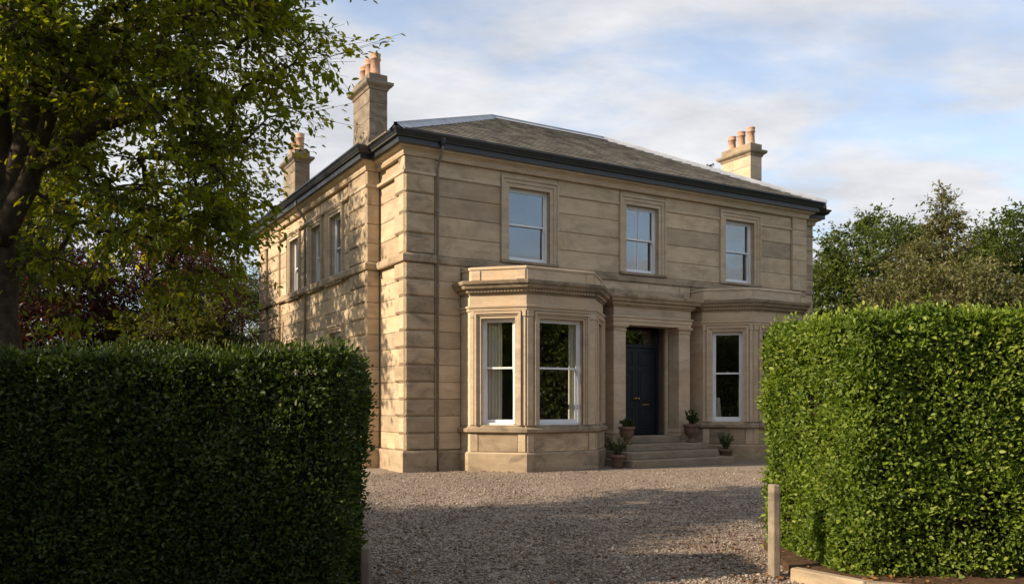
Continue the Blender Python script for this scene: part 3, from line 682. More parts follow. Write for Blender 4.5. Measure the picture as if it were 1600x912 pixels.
for k in range(2):
    a = 0.072 + k * (dw - 0.144) / 2 + (0.002 if k else 0); b = a + (dw - 0.144) / 2 - 0.003
    mb = MB(); mb.fbox(FD, a, b, 0.74, 3.118, -0.07, -0.025)
    lf = mb.build('door', M['door'], house, bevel=0.003)
    for (c0, c1) in ((0.90, 1.50), (1.62, 2.50), (2.62, 3.02)):
        mb = MB()
        x0, x1 = a + 0.10, b - 0.10
        for (p0, p1, q0, q1) in ((x0, x1, c0, c0 + 0.03), (x0, x1, c1 - 0.03, c1), (x0, x0 + 0.03, c0 + 0.03, c1 - 0.03), (x1 - 0.03, x1, c0 + 0.03, c1 - 0.03)):
            mb.fbox(FD, p0, p1, q0, q1, -0.04, -0.008)
        mb.fbox(FD, x0 + 0.07, x1 - 0.07, c0 + 0.07, c1 - 0.07, -0.04, -0.014)
        mb.build('panel', M['door'], lf, bevel=0.004)
    mb = MB(); xh = (b - 0.05) if k == 0 else (a + 0.05)
    mb.lathe([(0.0, 0), (0.035, 0.002), (0.035, 0.012), (0.012, 0.016), (0.012, 0.05), (0.032, 0.06), (0.036, 0.08), (0.025, 0.1), (0.0, 0.105)], (0, 0, 0), 14)
    q = FD.p(xh, -0.027, 1.72); mb.v = [(q[0] + x, q[1] - z, q[2] + y) for x, y, z in mb.v]
    mb.build('door_knob', M['brass'], lf, True)
    if k == 1:
        mb = MB(); mb.fbox(FD, (a + b) / 2 - 0.11, (a + b) / 2 + 0.11, 1.54, 1.58, -0.027, -0.012); mb.build('letter_plate', M['brass'], lf)
def step(poly, z0, z1):
    mb = MB(); n = len(poly)
    mb.v = [(x, y, z0) for x, y in poly] + [(x, y, z1) for x, y in poly]
    mb.f = [tuple(range(n)), tuple(range(2 * n - 1, n - 1, -1))] + [(i, (i + 1) % n, n + (i + 1) % n, n + i) for i in range(n)]
    return mb.build('step', M['step'], house, bevel=0.015)
step([(5.30, 0.0), (5.30, -1.66), (5.40, -1.76), (8.62, -1.76), (8.72, -1.66), (8.72, 0.0)], 0.0, 0.185)
step([(5.42, 0.0), (5.42, -1.28), (5.52, -1.39), (8.42, -1.39), (8.5, -1.3), (8.5, 0.0)], 0.1855, 0.365)
step([(5.62, 0.0), (5.62, -1.02), (8.40, -1.02), (8.40, 0.0)], 0.3655, 0.535)
step([(6.06, 0.36), (6.06, -0.46), (7.98, -0.46), (7.98, 0.36)], 0.5355, 0.72)

# ---- downpipes
def downpipe(pts, r=0.032):
    mb = MB(); mb.tube(pts, r, 10); dpp = mb.build('downpipe', M['pipe'], house, True)
    x, y, _ = pts[-1]
    for z in (0.8, 2.6, 4.35, 6.1):
        mb = MB(); mb.lathe([(r, -0.03), (r + 0.014, -0.03), (r + 0.014, 0.03), (r, 0.03)], (x, y, z), 10); mb.build('pipe_collar', M['pipe'], dpp)
downpipe([(0.83, -0.30, 7.68), (0.83, -0.30, 7.5), (0.83, -0.27, 7.42), (0.83, -0.10, 7.22), (0.83, -0.02, 7.1), (0.83, -0.02, 0.02)])
mb = MB(); mb.lathe([(0.05, 0), (0.07, 0.06), (0.085, 0.14), (0.085, 0.17), (0.06, 0.17)], (0.83, -0.30, 7.55), 12); mb.build('hopper', M['gutter'], house)
downpipe([(-0.56, 6.9, 7.6), (-0.56, 6.9, 7.45), (-0.36, 6.9, 7.2), (-0.28, 6.9, 7.05), (-0.28, 6.9, 0.02)])
# ---- interior floors and partitions
mb = MB(); mb.box(0.45, 13.0, 0.45, 12.1, 0.5, 0.70); mb.build('floor', M['plaster'], house)
mb = MB(); mb.box(0.45, 13.0, 0.44, 12.1, 3.98, 4.28); mb.build('floor', M['plaster'], house)
mb = MB(); mb.box(0.45, 14.1, 0.44, 12.1, 7.36, 7.44); mb.build('ceiling', M['plaster'], house)
for (a, b, c_, d_) in ((0.5, 13.0, 5.2, 5.3), (5.45, 5.55, 0.5, 5.2), (8.5, 8.6, 0.5, 5.2)):
    for (za, zb) in ((0.70, 3.98), (4.28, 7.36)):
        mb = MB(); mb.box(a, b, c_, d_, za + 0.002, zb - 0.002); mb.build('partition', M['plaster'], house)

# ================================================================== curtains
def curtain(F, s0, s1, z0, z1, n, label, seed, flare=0.0):
    rg = random.Random(seed); mb = MB(); K = 48; rows = 8
    ph = rg.uniform(0, 6)
    for r in range(rows + 1):
        t_ = r / rows
        for i in range(K + 1):
            q = i / K; s_ = s0 + (s1 - s0) * q * (1 + flare * (1 - t_)); dn = 0.035 * math.sin(q * 38 + ph + 0.5 * math.sin(3 * t_ + q * 5)) * (0.7 + 0.3 * math.sin(q * 9))
            P_ = F.p(s_, n + dn, z0 + (z1 - z0) * t_); mb.v.append(P_)
    for r in range(rows):
        for i in range(K): mb.f.append((r * (K + 1) + i, r * (K + 1) + i + 1, (r + 1) * (K + 1) + i + 1, (r + 1) * (K + 1) + i))
    o = mb.build('curtain', M['curtain'], None, True)
    o.location = HO; o.rotation_euler = (0, 0, TH)
    md = o.modifiers.new('thick', 'SOLIDIFY'); md.thickness = 0.006
    tag(o, label, 'curtain')
Fs, ln, wn = bayL
curtain(Fs[1], 0.20, 0.70, 0.73, 3.7, -0.30, 'cream folded curtain behind the canted sash beside the downpipe', 1)
curtain(Fs[2], 1.38, 1.80, 0.73, 3.7, -0.31, 'cream folded curtain behind the wide sash next to the portico', 2)
Fs, ln, wn = bayR
curtain(Fs[1], 0.22, 0.46, 0.73, 1.75, -0.34, 'short drape standing in for a pale patch low behind the bay sash right of the door', 3, 0.4)  # drape put in to stand for an unidentified pale patch behind the glass

# ================================================================== leaves (vectorised)
def leaf_mesh(name, pos, axis, nrm, L, W, rnd, fold=0.25, simple_=False):
    n = len(pos)
    axis = axis / np.linalg.norm(axis, axis=1)[:, None]
    side = np.cross(axis, nrm); side /= (np.linalg.norm(side, axis=1)[:, None] + 1e-9)
    up = np.cross(side, axis)
    L = L[:, None]; W = W[:, None]
    if simple_:
        tm = [(0, 0, 0), (0.45, 0.5, 1), (1, 0, 0), (0.45, -0.5, 1)]; fc = np.array([[0, 1, 2], [0, 2, 3]])
    else:
        tm = [(0, 0, 0), (0.3, 0.46, 1), (0.66, 0.40, 1), (1, 0, -0.6), (0.66, -0.40, 1), (0.3, -0.46, 1)]; fc = np.array([[0, 1, 2, 3], [0, 3, 4, 5]])
    K = len(tm); V = np.empty((n, K, 3), np.float32)
    for k, (a, b, u) in enumerate(tm): V[:, k] = pos + axis * (L * a) + side * (W * b) + up * (W * fold * u)
    F_ = (fc[None] + (np.arange(n) * K)[:, None, None]).reshape(-1, fc.shape[1])
    me = bpy.data.meshes.new(name)
    me.vertices.add(n * K); me.vertices.foreach_set('co', V.reshape(-1))
    nf, kf = F_.shape
    me.loops.add(nf * kf); me.loops.foreach_set('vertex_index', F_.reshape(-1).astype(np.int32))
    me.polygons.add(nf); me.polygons.foreach_set('loop_start', (np.arange(nf) * kf).astype(np.int32)); me.polygons.foreach_set('loop_total', np.full(nf, kf, np.int32))
    a_ = me.attributes.new('rnd', 'FLOAT', 'POINT'); a_.data.foreach_set('value', np.repeat(np.clip(rnd, 0, 1), K).astype(np.float32))
    me.update(calc_edges=True); return me
def vnoise(p, f, seed):
    rg = np.random.default_rng(seed); o = np.zeros(len(p))
    for i in range(5):
        d = rg.normal(size=3) * f * (1 + 0.5 * i); o += np.sin(p @ d + rg.uniform(0, 6.3)) / (1 + 0.4 * i)
    return o / 2.4

# ---- hedges
def hedge(name, label, pts, h, dens, mat, seed, size=0.06, face_d=(1, 1, 1, 1)):
    # pts: plan polygon (ccw), only its faces carry leaves
    rg = np.random.default_rng(seed)
    root = empty(name, (pts[0][0], pts[0][1], 0), 0, label, 'hedge')
    off = np.array([pts[0][0], pts[0][1], 0.0])
    P = [np.array(q, float) for q in pts]; n = len(P); c = sum(P) / n
    pos = []; nor = []
    for i in range(n):
        a, b = P[i], P[(i + 1) % n]; e = b - a; L = np.linalg.norm(e); d = e / L; nn = np.array([d[1], -d[0]])
        k = int(L * (h - 0.03) * dens * face_d[i])
        s = rg.uniform(-0.02, L + 0.02, k); z = rg.uniform(0.03, h + 0.02, k)
        q = np.stack([a[0] + d[0] * s, a[1] + d[1] * s, z], 1)
        no = np.tile([nn[0], nn[1], 0.0], (k, 1))
        # rounded shoulders and ends
        rd = 0.16
        tz = np.clip((z - (h - rd)) / rd, 0, 1); ts = np.clip((rd - s) / rd, 0, 1); te = np.clip((s - (L - rd)) / rd, 0, 1)
        ins = rd * (1 - np.sqrt(1 - np.clip(np.maximum(np.maximum(tz, ts), te), 0, 0.98) ** 2)) * 0.8
        q -= no * ins[:, None]; no[:, 2] += tz * 0.9; no[:, 0] += d[0] * (te - ts) * 0.8; no[:, 1] += d[1] * (te - ts) * 0.8
        pos.append(q); nor.append(no)
    xs = [q[0] for q in P]; ys = [q[1] for q in P]
    area = (max(xs) - min(xs)) * (max(ys) - min(ys)); k = int(area * dens * 1.1)
    q = np.stack([rg.uniform(min(xs), max(xs), k), rg.uniform(min(ys), max(ys), k), np.full(k, h)], 1)
    ins = np.ones(k, bool)
    for i in range(n):
        a, b = P[i], P[(i + 1) % n]; e = b - a; ins &= (e[0] * (q[:, 1] - a[1]) - e[1] * (q[:, 0] - a[0])) > 0.06
    q = q[ins]; pos.append(q); nor.append(np.tile([0, 0, 1.0], (len(q), 1)))
    pos = np.concatenate(pos); nor = np.concatenate(nor); nor /= np.linalg.norm(nor, axis=1)[:, None]
    m_ = len(pos)
    bul = vnoise(pos, 1.6, seed) * 0.05 + vnoise(pos, 5.0, seed + 1) * 0.045 + vnoise(pos, 13.0, seed + 5) * 0.025
    dep = rg.exponential(0.042, m_)
    # some shoots stick out, mostly on top
    sh = (rg.random(m_) < 0.06); dep[sh] = -rg.uniform(0, 0.06, sh.sum()) * (1 + 0.5 * (nor[sh, 2] > 0.6))
    pos = pos + nor * (bul - np.clip(dep, -0.15, 0.16))[:, None]
    keep = ~((vnoise(pos, 3.4, seed + 7) > 0.55) & (rg.random(m_) < 0.55) & ~sh)
    pos, nor, sh = pos[keep], nor[keep], sh[keep]; m_ = len(pos)
    rv = rg.normal(size=(m_, 3))
    ax = nor * 0.35 + rv * 0.75; ax[:, 2] += 0.15
    ax[sh] = nor[sh] * 0.9 + rv[sh] * 0.35; ax[sh, 2] += 0.4
    ln_ = nor * 0.8 + rg.normal(size=(m_, 3)) * 0.55; ln_[:, 2] += 0.25
    L = size * rg.uniform(0.55, 1.35, m_) * (1 + 0.18 * vnoise(pos, 4.0, seed + 8)); W = L * rg.uniform(0.46, 0.62, m_)
    rd_ = 0.42 + 0.28 * rg.normal(size=m_) * 0.8 + vnoise(pos, 3.0, seed + 2) * 0.16 + sh * 0.3
    fo = link('foliage', leaf_mesh('foliage', (pos - off).astype(np.float32), ax, ln_, L, W, rd_, 0.16), mat, root); fo['kind'] = 'stuff'
    # dark twiggy interior
    cen = c; mb = MB(); ip = []
    for i in range(n):
        a = P[i]; dd = cen - a; ip.append(a + np.sign(dd) * 0.17)
    mb.v = [(q[0] - off[0], q[1] - off[1], 0.16) for q in ip] + [(q[0] - off[0], q[1] - off[1], h - 0.17) for q in ip]
    mb.f = [tuple(range(n)), tuple(range(2 * n - 1, n - 1, -1))] + [(i, (i + 1) % n, n + (i + 1) % n, n + i) for i in range(n)]
    mb.build('inner_twigs', M['twig'], root)
    mb = MB()
    e = P[1] - P[0]
    k = int(np.linalg.norm(e) / 0.45)
    for i in range(k):
        q = P[0] + e * (i + 0.5) / k; dd = cen - q; nn = np.array([-e[1], e[0]]) / np.linalg.norm(e); q = q + nn * 0.42 - off[:2]
        mb.tube([(q[0], q[1], -0.03), (q[0] + rg.uniform(-.05, .05), q[1], 0.15), (q[0] + rg.uniform(-.1, .1), q[1], 0.5)], [0.03, 0.025, 0.02], 6)
    so_ = mb.build('stem', M['bark'], root); so_['kind'] = 'stuff'
    return root
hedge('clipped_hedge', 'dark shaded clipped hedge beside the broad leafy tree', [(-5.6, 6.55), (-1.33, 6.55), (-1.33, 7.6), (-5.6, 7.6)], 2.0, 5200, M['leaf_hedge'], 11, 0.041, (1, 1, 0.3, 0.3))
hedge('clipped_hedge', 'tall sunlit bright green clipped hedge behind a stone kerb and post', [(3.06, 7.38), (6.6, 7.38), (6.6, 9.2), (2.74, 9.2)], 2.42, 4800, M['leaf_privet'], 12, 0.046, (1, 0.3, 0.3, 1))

# ---- trees
def cone_tubes(name, A, B, ra, rb, n=5):
    A = np.array(A); B = np.array(B); d = B - A; L = np.linalg.norm(d, axis=1)[:, None] + 1e-9; d = d / L
    a = np.where(np.abs(d[:, 2:3]) < 0.9, np.array([[0, 0, 1.0]]), np.array([[1.0, 0, 0]])); e1 = np.cross(d, a); e1 /= np.linalg.norm(e1, axis=1)[:, None]; e2 = np.cross(d, e1)
    m_ = len(A); V = np.empty((m_, 2 * n, 3))
    for k in range(n):
        an = 2 * math.pi * k / n; o = e1 * math.cos(an) + e2 * math.sin(an)
        V[:, k] = A + o * np.array(ra)[:, None]; V[:, n + k] = B + o * np.array(rb)[:, None]
    f = np.array([[k, (k + 1) % n, n + (k + 1) % n, n + k] for k in range(n)]); F_ = (f[None] + (np.arange(m_) * 2 * n)[:, None, None]).reshape(-1, 4)
    me = bpy.data.meshes.new(name); me.vertices.add(m_ * 2 * n); me.vertices.foreach_set('co', V.reshape(-1).astype(np.float32))
    nf = len(F_); me.loops.add(nf * 4); me.loops.foreach_set('vertex_index', F_.reshape(-1).astype(np.int32)); me.polygons.add(nf)
    me.polygons.foreach_set('loop_start', (np.arange(nf) * 4).astype(np.int32)); me.polygons.foreach_set('loop_total', np.full(nf, 4, np.int32))
    me.update(calc_edges=True); me.shade_smooth(); return me
def tree(name, label, loc, trunks, blobs, ncl, nleaf, lsize, mat, seed, cat='tree', group=None, cr=0.35, tip=0.012, droop=0.25, simple_=True, shell=0.5, aspect=0.5, rmax=0.3, wexp=1.0):
    """trunks: list of polylines [(x,y,z,r),...]; blobs: ellipsoids (x,y,z,rx,ry,rz); all relative to loc"""
    rg = np.random.default_rng(seed)
    root = empty(name, loc, 0, label, cat, group)
    nodes = []; par = []; trk = []
    tm = MB()
    for tl in trunks:
        tl = [np.array(q, float) for q in tl]
        for i in range(len(tl) - 1):
            for k in range(4):
                q = tl[i] + (tl[i + 1] - tl[i]) * k / 4
                if i + k > 2: nodes.append(q[:3]); par.append(-1)
        nodes.append(tl[-1][:3]); par.append(-1)
        # smooth wobbly tapered trunk
        pts = []; rr = []
        for i in range(len(tl) - 1):
            for k in range(4):
                q = tl[i] + (tl[i + 1] - tl[i]) * k / 4; pts.append(q[:3] + rg.normal(size=3) * 0.02 * min(1, q[3] * 4)); rr.append(q[3] * (1 + rg.normal() * 0.05))
        pts.append(tl[-1][:3]); rr.append(tl[-1][3]); tm.tube(pts, rr, 12)
    tm.build('trunk', M['bark'], root, True)
    bl = np.array(blobs, float); vol = bl[:, 3] * bl[:, 4] * bl[:, 5]; vol = vol ** wexp; ch = rg.choice(len(bl), ncl, p=vol / vol.sum())
    u = rg.normal(size=(ncl, 3)); u /= np.linalg.norm(u, axis=1)[:, None]; r = rg.random(ncl) ** (1 / 3); r = np.where(rg.random(ncl) < shell, 0.75 + 0.25 * rg.random(ncl), r)
    C = bl[ch, :3] + u * bl[ch, 3:] * r[:, None]
    C += np.stack([vnoise(C, 0.9, seed + 3), vnoise(C, 0.9, seed + 4), vnoise(C, 0.9, seed + 9) * 0.7], 1) * 0.22 * np.minimum(bl[ch, 3:].mean(1), bl[:, 3:].mean())[:, None]
    N = np.array(nodes); T0 = N.copy()
    order = np.argsort(((C[:, None, :] - T0[None]) ** 2).sum(2).min(1))
    N = list(N); A = []; B = []; pa = list(par)
    arr = np.empty((len(N) + ncl * 3, 3)); cnt = len(N); arr[:cnt] = np.array(N)
    first = cnt
    for ci in order:
        c_ = C[ci]; dif = arr[:cnt] - c_; dd = (dif ** 2).sum(1) ** 0.5 + np.maximum(0, dif[:, 2]) * 0.8
        j = int(dd.argmin()); s = arr[j]; v = c_ - s
        prev = j
        for k in (1, 2, 3):
            q = s + v * k / 3 + (rg.normal(size=3) * 0.06 * np.linalg.norm(v) + np.array([0, 0, 0.08 * np.linalg.norm(v)]) if k < 3 else 0)
            arr[cnt] = q; pa.append(prev); prev = cnt; cnt += 1
    wgt = np.zeros(cnt)
    for i in range(cnt - 1, first - 1, -1):
        wgt[i] += 0.34
        if pa[i] >= 0: wgt[pa[i]] += wgt[i]
    ix = np.arange(first, cnt); pj = np.array(pa)[ix]
    rad = np.minimum(tip * np.maximum(wgt, 0.34) ** 0.43, rmax * 0.6)
    rp = np.where(pj >= first, rad[pj], rad[ix] * 1.15)
    br_ = link('branches', cone_tubes('branches', arr[pj], arr[ix], np.minimum(rp, rad[ix] * 1.4), rad[ix]), M['bark'], root); br_['kind'] = 'stuff'
    # leaves
    cen = bl[:, :3].mean(0)
    k = nleaf; m_ = ncl * k
    cs = cr * rg.uniform(0.6, 1.35, ncl)
    nt_ = 9
    tw = np.clip(rg.normal(size=(ncl, nt_, 3)), -1.6, 1.6) * np.array([1, 1, 0.62]); tw[..., 2] -= droop * 0.5
    out = C - cen; out[:, 2] *= 0.3; out /= (np.linalg.norm(out, axis=1)[:, None] + 1e-6)
    tw = (tw + out[:, None, :] * 0.5) * cs[:, None, None] * 1.25
    wi = rg.integers(0, nt_, (ncl, k)); tt = rg.uniform(0.12, 1.0, (ncl, k)) ** 0.8
    tv = np.take_along_axis(tw, wi[..., None].repeat(3, 2), 1)
    g = tv * tt[..., None] + rg.normal(size=(ncl, k, 3)) * cs[:, None, None] * 0.13
    pos = C[:, None, :] + g
    tn = tv / (np.linalg.norm(tv, axis=2)[..., None] + 1e-6)
    ax = tn * 0.7 + rg.normal(size=(ncl, k, 3)) * 0.5; ax[..., 2] -= droop
    base_ = np.repeat(C, nt_, 0); tips_ = base_ + tw.reshape(-1, 3); nn_ = len(base_)
    tg_ = link('twigs', cone_tubes('twigs', base_, tips_, np.full(nn_, tip * 0.5), np.full(nn_, tip * 0.22), 3), M['bark'], root); tg_['kind'] = 'stuff'
    ln_ = rg.normal(size=(ncl, k, 3)) * 0.55 + np.array([0, 0, 0.9])
    L = lsize * rg.uniform(0.6, 1.3, m_)
    rd_ = (0.45 + 0.2 * rg.normal(size=(ncl, 1)) + 0.16 * rg.normal(size=(ncl, k))).reshape(-1)
    me = leaf_mesh('crown', pos.reshape(-1, 3).astype(np.float32), ax.reshape(-1, 3), ln_.reshape(-1, 3), L, L * aspect * rg.uniform(0.8, 1.2, m_), rd_, 0.18, simple_)
    fo = link('crown', me, mat, root); fo['kind'] = 'stuff'
    return root
def copy_tree(o, loc, rz, s, label=None, group=None):
    c = o.copy(); col.objects.link(c); c.location = loc; c.rotation_euler = (0, 0, rz); c.scale = (s, s, s)
    if label: c['label'] = label
    if group: c['group'] = group
    for ch in o.children:
        d = ch.copy(); col.objects.link(d); d.parent = c
    return c
# near tree on the left, crown reaching over the hedge
bigtree = tree('broad_tree', 'big green tree with forked trunk overhanging the dark hedge', (-6.3, 10.1, 0),
     [[(0, 0, 0, 0.36), (0.03, 0, 2.5, 0.27), (0.05, 0, 4.2, 0.25), (-0.02, 0.1, 6.2, 0.17), (0.0, 0.2, 9.0, 0.09)],
      [(0.10, 0, 4.0, 0.19), (0.5, 0.1, 5.6, 0.15), (0.72, 0.3, 7.2, 0.10), (0.9, 0.3, 9, 0.06)],
      [(0.12, -0.05, 3.85, 0.15), (0.7, -0.2, 4.75, 0.12), (1.5, -0.3, 5.25, 0.09), (2.6, -0.3, 5.6, 0.05)],
      [(0.5, -0.1, 4.5, 0.10), (1.0, -0.3, 5.6, 0.08), (1.6, -0.4, 6.6, 0.05)],
      [(-0.05, 0, 4.2, 0.14), (-1.0, -0.2, 5.6, 0.11), (-2.0, -0.3, 7.0, 0.06)]],
     [(0.7, 0, 8.3, 2.8, 2.9, 2.6), (2.3, 0, 6.6, 1.6, 2.2, 1.6), (3.0, 0.1, 7.2, 1.5, 1.8, 0.9), (2.2, 0, 4.9, 1.25, 1.6, 1.2), (-1.9, 0, 7.2, 1.0, 1.3, 1.2), (0.4, -1.7, 6.2, 1.6, 1.2, 1.5), (1.2, 1.5, 5.6, 1.7, 1.2, 1.5), (2.6, -0.3, 4.0, 0.75, 1.0, 0.75), (0.9, 0.6, 4.4, 0.9, 0.9, 0.8), (3.7, 0, 7.2, 0.75, 0.7, 0.5), (3.3, 0, 5.0, 0.7, 0.8, 0.7), (2.0, -0.2, 3.6, 0.9, 0.9, 0.6), (1.0, 0.2, 3.3, 0.8, 0.8, 0.5)],
     860, 84, 0.10, M['leaf_ash'], 21, cr=0.30, tip=0.009, simple_=False, aspect=0.48, shell=0.35)
bigtree.scale = (0.92, 0.92, 0.92)
# trees further left / behind
generic = tree('garden_tree', 'leafy green tree growing beside the villa side wall', (-13.6, 20.3, 0),
     [[(0, 0, 0, 0.26), (0.1, 0, 2.5, 0.2), (0, 0.1, 5, 0.12), (0.1, 0, 8, 0.05)]],
     [(0, 0, 6.0, 2.3, 2.3, 2.6), (0.6, 0.4, 8.4, 1.6, 1.6, 1.5), (-0.8, -0.6, 4.4, 1.4, 1.4, 1.2)], 360, 110, 0.13, M['leaf_green'], 31, cr=0.40, shell=0.4)
SH = 'leafy green tree on the lawn edge shading the dark hedge'
generic.scale = (1.3, 1.3, 1.3)
for (x, y, r_, s) in ((-9.9, 5.3, 1.0, 0.56), (-10.3, 2.7, 2.0, 0.56), (-9.3, 0.3, 3.4, 0.54), (-9.2, 4.0, 5.2, 0.53), (-10.0, 7.4, 4.1, 0.62), (-14.0, 5.9, 0.7, 0.95), (-14.6, 9.1, 2.9, 0.70), (-14.4, 3.9, 1.4, 0.9)):
    copy_tree(generic, (x, y, 0), r_, s, SH, 'trees shading the hedge from the lawn edge')
cop = tree('copper_tree', 'dark red leaved tree behind the forked trunk', (-16.2, 27.5, 0),
     [[(0, 0, 0, 0.25), (0.1, 0, 2, 0.2), (0, 0.1, 4.5, 0.1), (0, 0, 6.5, 0.04)]],
     [(0, 0, 4.4, 2.3, 2.2, 2.4), (0.9, 0, 2.9, 1.9, 1.8, 1.7), (-0.9, 0, 5.6, 1.5, 1.5, 1.3)], 400, 95, 0.12, M['leaf_copper'], 41, cr=0.42)
cop.scale = (1.2, 1.2, 1.2)
copy_tree(cop, (-12.0, 29.5, 0), 2.2, 1.1, 'red and green leaved tree standing between yellow bush and forked tree')
copy_tree(generic, (-20.5, 31, 0), 1.7, 1.15, 'green tree standing behind the dark red tree')
tree('garden_shrub', 'sunlit yellow green shrub rising above the dark hedge', (-10.9, 26.8, 0), [[(0, 0, 0, 0.1), (0, 0, 1.2, 0.08), (0.1, 0, 2.6, 0.04)]],
     [(0, 0, 2.6, 1.4, 1.2, 1.5), (-0.7, 0, 1.7, 1.2, 1.0, 1.2), (0.8, 0.2, 2.0, 0.9, 0.9, 1.1)], 230, 60, 0.13, M['leaf_yellow'], 51, 'shrub', cr=0.28).scale = (1.25, 1.25, 1.25)
tree('evergreen_bush', 'dark evergreen bush against the rear corner of the villa', (-10.3, 28.8, 0), [[(0, 0, 0, 0.12), (0, 0, 1.2, 0.1), (0.1, 0, 3.0, 0.04)]],
     [(0, 0, 2.4, 1.5, 1.3, 1.7), (-1.4, 0.4, 2.0, 1.3, 1.2, 1.5)], 170, 60, 0.13, M['leaf_dark'], 52, 'shrub', cr=0.3)
copy_tree(generic, (-13.6, 42, 0), 0.4, 0.9, 'pale green tree far behind the rear corner of the villa')
# right-hand side
rt = tree('round_tree', 'rounded green tree beyond the right hand end of the villa', (19.0, 44, 0), [[(0, 0, 0, 0.3), (0.1, 0, 2.5, 0.22), (0, 0.1, 6, 0.1), (0, 0, 8, 0.04)]],
     [(0, 0, 6.2, 2.5, 2.4, 2.7), (-1.6, 0, 5.0, 1.6, 1.6, 2.4), (1.5, 0, 6.2, 1.6, 1.6, 1.8), (0, 0, 3.5, 2.4, 2, 2)], 520, 130, 0.165, M['leaf_green'], 61, cr=0.46, tip=0.008)
rt.scale = (1.28, 1.28, 1.28)
copy_tree(rt, (21.2, 34.5, 0), 2.4, 1.06, 'airy green tree standing right of the thin pointed tree')
tree('pointed_tree', 'thin pointed tree with sparse top above the olive shrubs', (16.2, 31.5, 0), [[(0, 0, 0, 0.16), (0.05, 0, 3, 0.11), (0, 0.05, 6.5, 0.06), (0.05, 0, 9.6, 0.02)]],
     [(0, 0, 9.45, 0.12, 0.12, 0.4), (0, 0, 8.9, 0.34, 0.34, 0.35), (0.1, 0, 8.2, 0.7, 0.7, 0.45), (-0.2, 0, 7.3, 1.4, 1.2, 0.55), (0, 0, 6.2, 1.5, 1.4, 0.8), (0.1, 0, 4.8, 1.9, 1.8, 1.2)], 460, 50, 0.12, M['leaf_olive'], 62, cr=0.19, shell=0.6, tip=0.009, wexp=0.5)
ob = tree('olive_shrub', 'drab olive spreading shrub behind the sunlit hedge', (10.5, 22.6, 0), [[(0, 0, 0, 0.12), (0, 0, 1.2, 0.1), (0.1, 0, 3.2, 0.04)], [(0, 0, 0.1, 0.08), (0.8, 0, 1.6, 0.06), (1.3, 0, 3.4, 0.03)]],
     [(0, 0, 3.0, 1.7, 1.5, 1.6), (1.6, 0, 3.8, 1.4, 1.3, 1.4), (-1.2, 0, 2.0, 1.3, 1.2, 1.4), (0.8, 0, 2.0, 2.0, 1.5, 1.6)], 460, 110, 0.105, M['leaf_olive'], 63, 'shrub', cr=0.32, tip=0.007)
ob.scale = (0.98, 0.98, 1.05)
copy_tree(ob, (13.2, 22.6, 0), 2.9, 1.08, 'drab olive shrub below the airy green tree')
tree('conifer_top', 'small conifer tip showing above the roof beside the clean chimney', (14.0, 60, 0), [[(0, 0, 0, 0.3), (0, 0, 8, 0.2), (0, 0, 16, 0.1), (0, 0, 18.4, 0.03)]],
     [(0, 0, 17.8, 0.35, 0.35, 0.7), (0, 0, 16, 0.8, 0.8, 1.2), (0, 0, 13, 1.5, 1.5, 2)], 200, 70, 0.2, M['leaf_dark'], 64, cr=0.25, wexp=0.6)
# dense trees across the lane behind the camera and beyond the right hedge (they show as reflections in the windows)
AC = 'dense leafy tree in the belt of trees across the lane'
bt = tree('lane_tree', AC, (-21, -13, 0), [[(0, 0, 0, 0.28), (0, 0, 2, 0.2), (0, 0, 5, 0.1)]],
     [(0, 0, 4.0, 2.4, 2.4, 2.6), (0.3, 0, 2.0, 2.2, 2.2, 1.9), (-0.5, 0.4, 5.4, 1.7, 1.7, 1.6)], 420, 55, 0.24, M['leaf_green'], 33, group='trees across the lane', cr=0.42, shell=0.5)
rgt = random.Random(5)
for i in range(11): copy_tree(bt, (-17.5 + 3.3 * i, -13 + rgt.uniform(-1.2, 1.2), 0), rgt.uniform(0, 6), rgt.uniform(0.92, 1.15))
for i in range(10): copy_tree(bt, (20 + 1.5 * i, -10 + 3.1 * i, 0), rgt.uniform(0, 6), rgt.uniform(1.02, 1.25))

